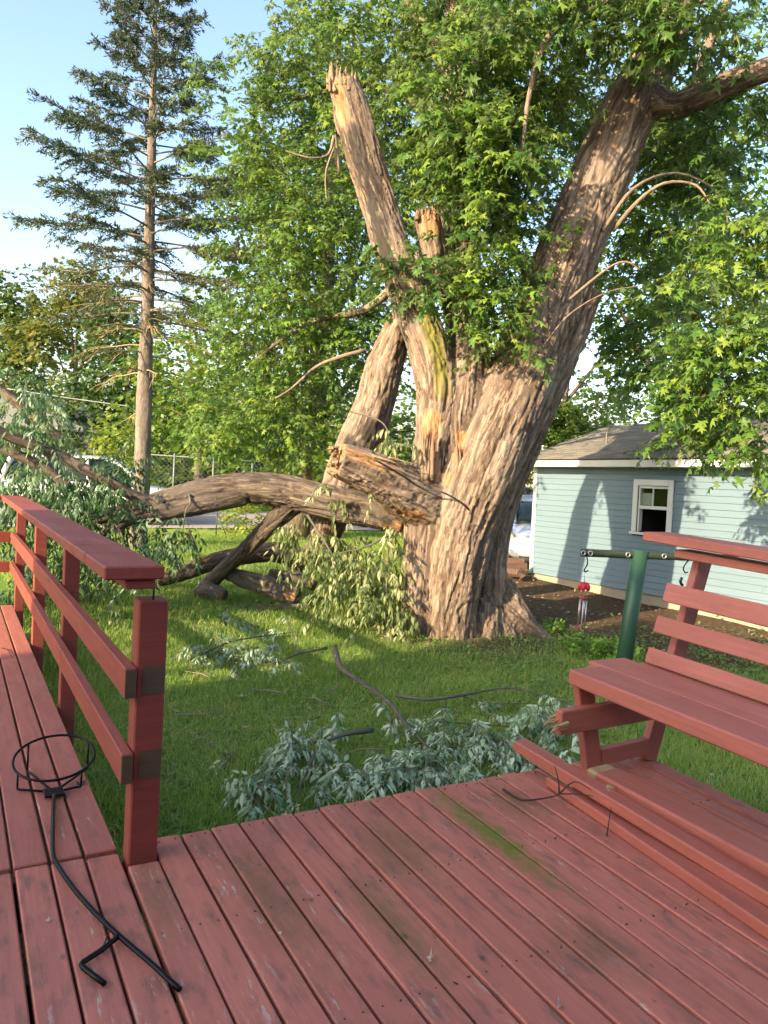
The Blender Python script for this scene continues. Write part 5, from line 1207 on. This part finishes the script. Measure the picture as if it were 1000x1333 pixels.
def car(name, label, loc, heading, body_m, kind, grp=None):
    M = Matrix.Translation(Vector(loc)) @ Matrix.Rotation(heading, 4, 'Z'); o = root(name, label, 'car', (0, 0, 0), grp, M=M)
    if kind == 'round':
        loft([(2.02, .30, .52, .45), (1.95, .24, .66, .66), (1.7, .20, .80, .78), (1.2, .20, .92, .82), (.7, .20, .98, .83), (0, .20, .96, .84), (-.8, .20, .98, .84), (-1.4, .22, .95, .80), (-1.85, .26, .80, .68), (-2.02, .32, .6, .45)], body_m, 'body', o, M, pw=3)
        loft([(.98, .88, .98, .56), (.75, .88, 1.16, .62), (.40, .88, 1.36, .62), (0, .88, 1.46, .60), (-.5, .88, 1.44, .60), (-1.0, .88, 1.28, .58), (-1.35, .88, 1.08, .50), (-1.55, .88, .96, .4)], glassc, 'window', o, M, pw=3)
        loft([(.30, 1.34, 1.40, .50), (.1, 1.38, 1.475, .55), (-.2, 1.40, 1.495, .57), (-.6, 1.36, 1.465, .56), (-1.0, 1.22, 1.32, .50)], body_m, 'roof', o, M, pw=2.4)
        A = np.array(M)
        for s in (-1, 1):
            def w3(p): return np.array(p)@A[:3, :3].T+A[:3, 3]
            Acc().tube([w3((1.02, s*.60, .93)), w3((.72, s*.63, 1.16)), w3((.35, s*.62, 1.36)), w3((0, s*.60, 1.45))], .04, 8, sub=3).build('pillar', body_m, o)
            Acc().tube([w3((-.30, s*.63, .93)), w3((-.30, s*.60, 1.44))], .04, 8).build('pillar', body_m, o)
            # arched front and rear fenders
            for xx in (1.28, -1.25):
                loft([(xx+.52, .28, .50, .10), (xx+.42, .24, .66, .15), (xx+.2, .30, .82, .17), (xx, .45, .87, .17), (xx-.2, .30, .83, .17), (xx-.42, .24, .68, .14), (xx-.52, .28, .5, .10)], body_m, 'fender', o, M @ Matrix.Translation((0, s*.76, 0)), pw=2.4)
            hl = Acc().tube([w3((1.66, s*.70, .665)), w3((1.78, s*.72, .662)), w3((1.80, s*.723, .662))], [.125, .115, .07], 16).build('headlight', lamp_m, o)
            Acc().tube([w3((1.86, s*.62, .44)), w3((1.945, s*.60, .44))], [.06, .05], 10).build('turn_signal', amber, o)
            Acc().tube([w3((1.98, s*.30, .27)), w3((2.005, s*.30, .27))], [.05, .045], 10).build('fog_lamp', lamp_m, o)
            Acc().tube([w3((-1.80, s*.66, .66)), w3((-1.88, s*.66, .66))], [.09, .07], 12).build('tail_light', redl, o)
        p = [w3((x, y, z)) for x, y, z in ((1.97, -.5, .28), (2.0, 0, .28), (1.97, .5, .28))]; Acc().tube(p, .085, 8, sub=3).build('grille', black_p, o)
        WX = (1.28, -1.25); WYY = .74; WR = .31
    else:
        h = 1.62 if kind == 'suv' else 1.42
        loft([(2.2, .42, .66, .70), (2.1, .34, .82, .80), (1.6, .30, .93, .86), (.95, .28, .99, .88), (0, .28, 1.0, .88), (-1.2, .28, 1.02, .88), (-1.9, .32, 1.02, .86), (-2.2, .40, .92, .78)], body_m, 'body', o, M, pw=4)
        rear = -2.05 if kind == 'suv' else -1.55
        loft([(1.05, .93, 1.02, .70), (.65, .93, h-.2, .72), (.25, .93, h-.05, .68), (-.6, .93, h-.03, .68), (rear+.25, .93, h-.10, .66), (rear, .93, 1.1, .68)], glassc, 'window', o, M, pw=4)
        loft([(.35, h-.07, h-.01, .58), (0, h-.07, h+.01, .64), (-.8, h-.07, h+.01, .64), (rear+.3, h-.12, h-.04, .60)], body_m, 'roof', o, M, pw=4)
        A = np.array(M)
        def w3(p): return np.array(p)@A[:3, :3].T+A[:3, 3]
        for s in (-1, 1):
            Acc().tube([w3((1.1, s*.72, .98)), w3((.68, s*.71, h-.2)), w3((.28, s*.67, h-.04))], .035, 6, sub=3).build('pillar', body_m, o)
            for xx in (-.1, -1.05): Acc().tube([w3((xx, s*.735, .98)), w3((xx-.05, s*.67, h-.04))], .045, 6).build('pillar', body_m, o)
            Acc().tube([w3((rear-.02, s*.71, .98)), w3((rear+.2, s*.66, h-.08))], .06, 6).build('pillar', body_m, o)
            Acc().tube([w3((2.02, s*.66, .72)), w3((2.16, s*.62, .70))], [.10, .07], 10).build('headlight', lamp_m, o)
            Acc().tube([w3((-2.10, s*.76, .85)), w3((-2.2, s*.74, .85))], [.11, .09], 10).build('tail_light', redl, o)
        WX = (1.38, -1.35); WYY = .80; WR = .34
    for xx in WX:
        for s in (-1, 1):
            c_ = w3((xx, s*WYY, WR)); ax = A[:3, 1]*s
            wo = Acc().tube([c_-ax*.10, c_-ax*.09, c_+ax*.07, c_+ax*.085], [WR*.9, WR, WR, WR*.9], 20).build('wheel', tyre_m, o)
            Acc().tube([c_+ax*.07, c_+ax*.092], [WR*.62, WR*.58], 16).build('rim', rim_m, wo)
    return o
silver = paint('silver_blue_paint', (.46, .50, .60), .35); white_p = paint('white_car_paint', (.72, .73, .75), .0); navy = paint('dark_blue_paint', (.03, .04, .09), .3)
c = at(690, 700, 17.2); car('parked_car', 'silver blue rounded compact car parked behind the garage corner', (c[0]+.3, c[1], GZ+.02), R_(-128), silver, 'round')
c = at(700, 660, 24.5); car('parked_car', 'dark blue car parked beyond the silver compact', (c[0]+.4, c[1], GZ+.02), R_(-100), navy, 'sedan')
c = at(122, 660, 19.8); car('parked_car', 'white car on the road behind the fallen branches', (c[0], c[1], GZ+.03), R_(-12), white_p, 'suv')

# far houses
grey_s = simple('grey_house_siding', (.13, .13, .13), .7); roof_g = simple('grey_roof', (.12, .125, .14), .8); white_w = simple('white_gable', (.75, .76, .78), .6); beige = simple('beige_gable', (.42, .38, .33), .7)
def far_house(label, c, heading, w_, d_, h, rh, wallm, roofm, gable):
    M = Matrix.Translation(Vector(c)) @ Matrix.Rotation(heading, 4, 'Z'); o = root('neighbour_house', label, 'house', (0, 0, 0), M=M); A = np.array(M)
    def g(p): return np.asarray(p, float)@A[:3, :3].T+A[:3, 3]
    bx('wall', -w_/2, w_/2, -d_/2, d_/2, -.1, h, wallm, o, 0, T=M)
    e = .3
    world_obj('roof', g([(-w_/2-e, -d_/2-e, h-.05), (w_/2+e, -d_/2-e, h-.05), (w_/2+e, d_/2+e, h-.05), (-w_/2-e, d_/2+e, h-.05), (0, -d_/2-e, h+rh), (0, d_/2+e, h+rh)]), [(0, 4, 5, 3), (1, 2, 5, 4), (0, 3, 2, 1), (0, 1, 4), (2, 3, 5)], roofm, o)
    world_obj('gable', g([(-w_/2, -d_/2-e-.02, h), (w_/2, -d_/2-e-.02, h), (0, -d_/2-e-.02, h+rh-.25), (-w_/2, -d_/2-e-.06, h), (w_/2, -d_/2-e-.06, h), (0, -d_/2-e-.06, h+rh-.25)]), [(3, 4, 5), (0, 2, 1), (0, 1, 4, 3), (1, 2, 5, 4), (2, 0, 3, 5)], gable, o)
    for x in (-w_*.28, w_*.22):
        wo = bx('window', x-.5, x+.5, -d_/2-.06, -d_/2-.003, h*.35, h*.35+1.2, trim_m, o, 0, T=M); bx('pane', x-.42, x+.42, -d_/2-.075, -d_/2-.062, h*.35+.08, h*.35+1.12, glass_m, wo, 0, T=M)
    return o
c = at(694, 640, 36); c[2] = GZ
far_house('neighbour house with a white gable beyond the parked cars', (c[0]+2.2, c[1], GZ), YAW*-1+R_(8), 9, 7, 2.5, 1.6, beige, roof_g, white_w)
c = at(675, 630, 33); 
c = at(60, 600, 36)
far_house('grey roofed house hidden behind the fallen branches', (c[0], c[1], GZ), R_(-35), 8, 7, 2.3, 1.3, grey_s, roof_g, grey_s)
print('background ok')

# ------------------------------------------------------------------ grass and weeds
def dirt_mask(x, y):
    n = fbm(np.stack([x*1.1, y*1.1, np.zeros_like(x)], 1), 3, 2)
    r = np.sqrt(((x-9.3)/3.3)**2+((y-8.6)/4.2)**2)+(n-.5)*.7
    rt = np.hypot(x-5.7, y-7.7)+n*.8
    return np.maximum(np.clip((1.12-r)/.3, 0, 1), np.clip((2.0-rt)/.6, 0, 1)*.9)
def blades(n, x0, x1, y0, y1, h, wd, seed, name):
    rng = np.random.default_rng(seed)
    x = rng.uniform(x0, x1, n); y = rng.uniform(y0, y1, n)
    vis = (((x*CR[0]+y*CR[1])/(x*CF[0]+y*CF[1]+1e-6)) > -.56) & (((x*CR[0]+y*CR[1])/(x*CF[0]+y*CF[1]+1e-6)) < .56)
    keep = vis & (rng.uniform(0, 1, n) > dirt_mask(x, y)*1.02)
    x, y = x[keep], y[keep]; n = len(x)
    z = ground_z(x, y); cl = fbm(np.stack([x*2.2, y*2.2, x*0], 1), 3, 31)
    hh = h*rng.uniform(.45, 1.4, n)*(.30+1.35*cl); a = rng.uniform(0, 6.28, n); lean = rng.normal(0, .5, (n, 2))*hh[:, None]
    wx, wy = np.cos(a)*wd*rng.uniform(.6, 1.3, n), np.sin(a)*wd*rng.uniform(.6, 1.3, n)
    V = np.empty((n, 5, 3)); 
    V[:, 0] = np.stack([x-wx, y-wy, z-.005], 1); V[:, 1] = np.stack([x+wx, y+wy, z-.005], 1)
    V[:, 2] = np.stack([x-wx*.7+lean[:, 0]*.4, y-wy*.7+lean[:, 1]*.4, z+hh*.6], 1); V[:, 3] = np.stack([x+wx*.7+lean[:, 0]*.4, y+wy*.7+lean[:, 1]*.4, z+hh*.6], 1)
    V[:, 4] = np.stack([x+lean[:, 0], y+lean[:, 1], z+hh*.95], 1)
    F = (np.array([(0, 1, 3), (0, 3, 2), (2, 3, 4)])[None]+(np.arange(n)*5)[:, None, None]).reshape(-1, 3)
    t = np.clip(.20+.75*(fbm(np.stack([x*.55, y*.55, x*0+4], 1), 3, 14)-.3)+rng.normal(0, .16, n), 0, .85); t[rng.uniform(0, 1, n) < .03+.10*(cl < .42)] = 1
    o = world_obj(name, V.reshape(-1, 3), F, grass_mat, attrs={'tint': np.repeat(t, 5)})
    return o
tag(blades(150000, .7, 9.5, 3.02, 8.2, .062, .0036, 1, 'grass'), 'mown lawn grass between the deck and the maple', kind='stuff')
tag(blades(140000, .7, 12, 8.2, 18.8, .075, .007, 2, 'grass'), 'sunny lawn grass beyond the maple up to the road', kind='stuff')
rt_ = random.Random(12)
for k in range(16):
    px, py = rt_.uniform(240, 720), rt_.uniform(835, 985); c = atz(px, py, GZ+.05); a = rt_.uniform(0, 6.28); l = rt_.uniform(.12, .4)
    P = [c+np.array([math.cos(a+e)*l*t, math.sin(a+e)*l*t, rt_.uniform(-.01, .025)]) for t, e in ((-.5, 0), (-.1, .2), (.2, -.1), (.5, .1))]
    tag(Acc().tube(P, np.linspace(.007, .003, 4), 5, sub=2).build('twig', branch_mat, loc=c), 'small broken grey twig lying loose in the lawn grass', 'twig', 'small twigs in the lawn')
def ground_leaves(name, label, n, cx, cy, sx, sy, mat, size, hgt, seed, tmpl=QUAD_T, mask=None):
    rng = np.random.default_rng(seed); x = rng.normal(cx, sx, n) if mask != 'u' else rng.uniform(cx-sx, cx+sx, n); y = rng.normal(cy, sy, n) if mask != 'u' else rng.uniform(cy-sy, cy+sy, n)
    cl = fbm(np.stack([x*1.6, y*1.6, x*0+seed], 1), 3, seed); k = (cl > .42) & (y > 3.03); x, y, cl = x[k], y[k], cl[k]; n = len(x)
    z = ground_z(x, y)+hgt*rng.uniform(.2, 1, n)*(.4+cl)
    A = rng.normal(0, 1, (n, 3)); A[:, 2] *= .25; Nn = np.array([0, 0, 1.])+rng.normal(0, .35, (n, 3))
    V, F, T = scatter_leaves(np.stack([x, y, z], 1), A, Nn, size*rng.uniform(.6, 1.3, n), tmpl, np.clip(rng.normal(.5, .2, n), 0, 1))
    return tag(world_obj(name, V, F, mat, attrs={'tint': T}), label, kind='stuff')
ground_leaves('clover', 'clover and broad weeds in the shaded lawn by the deck', 9000, 1.9, 4.4, 1.6, 1.0, clover_mat, .032, .05, 5)
ground_leaves('ground_ivy', 'low green weeds around the maple roots and clothes pole', 7000, 6.6, 6.0, 1.5, .8, clover_mat, .05, .07, 6)
ground_leaves('clover', 'weeds scattered over the lawn in front of the maple', 7000, 4.0, 6.4, 1.6, 1.0, clover_mat, .035, .05, 8)
ground_leaves('dry_leaves', 'dry fallen leaves and scraps on lawn and bare earth', 1700, 6.2, 7.6, 4.6, 4.6, litter_mat, .06, .03, 7, MAPLE_T, 'u')
wp = at(770, 838, 8.2); wp[2] = float(ground_z(wp[0], wp[1]))
for (px, py, r, lab) in ((762, 838, .26, 'bright green weed clump on the earth by the clothes pole'), (792, 846, .20, 'smaller bright weed clump against the clothes pole'), (830, 862, .22, 'leafy weeds growing behind the bench seat end'), (722, 815, .12, 'tiny green weed beside the big maple root')):
    c = atz(px, py+8, GZ+.05); o = root('weed_clump', lab, 'weed', c); rg = np.random.default_rng(px)
    Acc().tube([c+[0, 0, -.05], c+[0, 0, .1]], .008, 5).build('stem', clover_mat, o)
    crown('foliage', [(c+[0, 0, .08], (r, r, .10), int(60*r/.26)+8)], vine_mat, o, QUAD_T, .06, .10, 7, rg, hang=.1, tint=.5, shell=.1)
print('all ok', sum(len(o.data.polygons) for o in bpy.data.objects if o.type == 'MESH'))
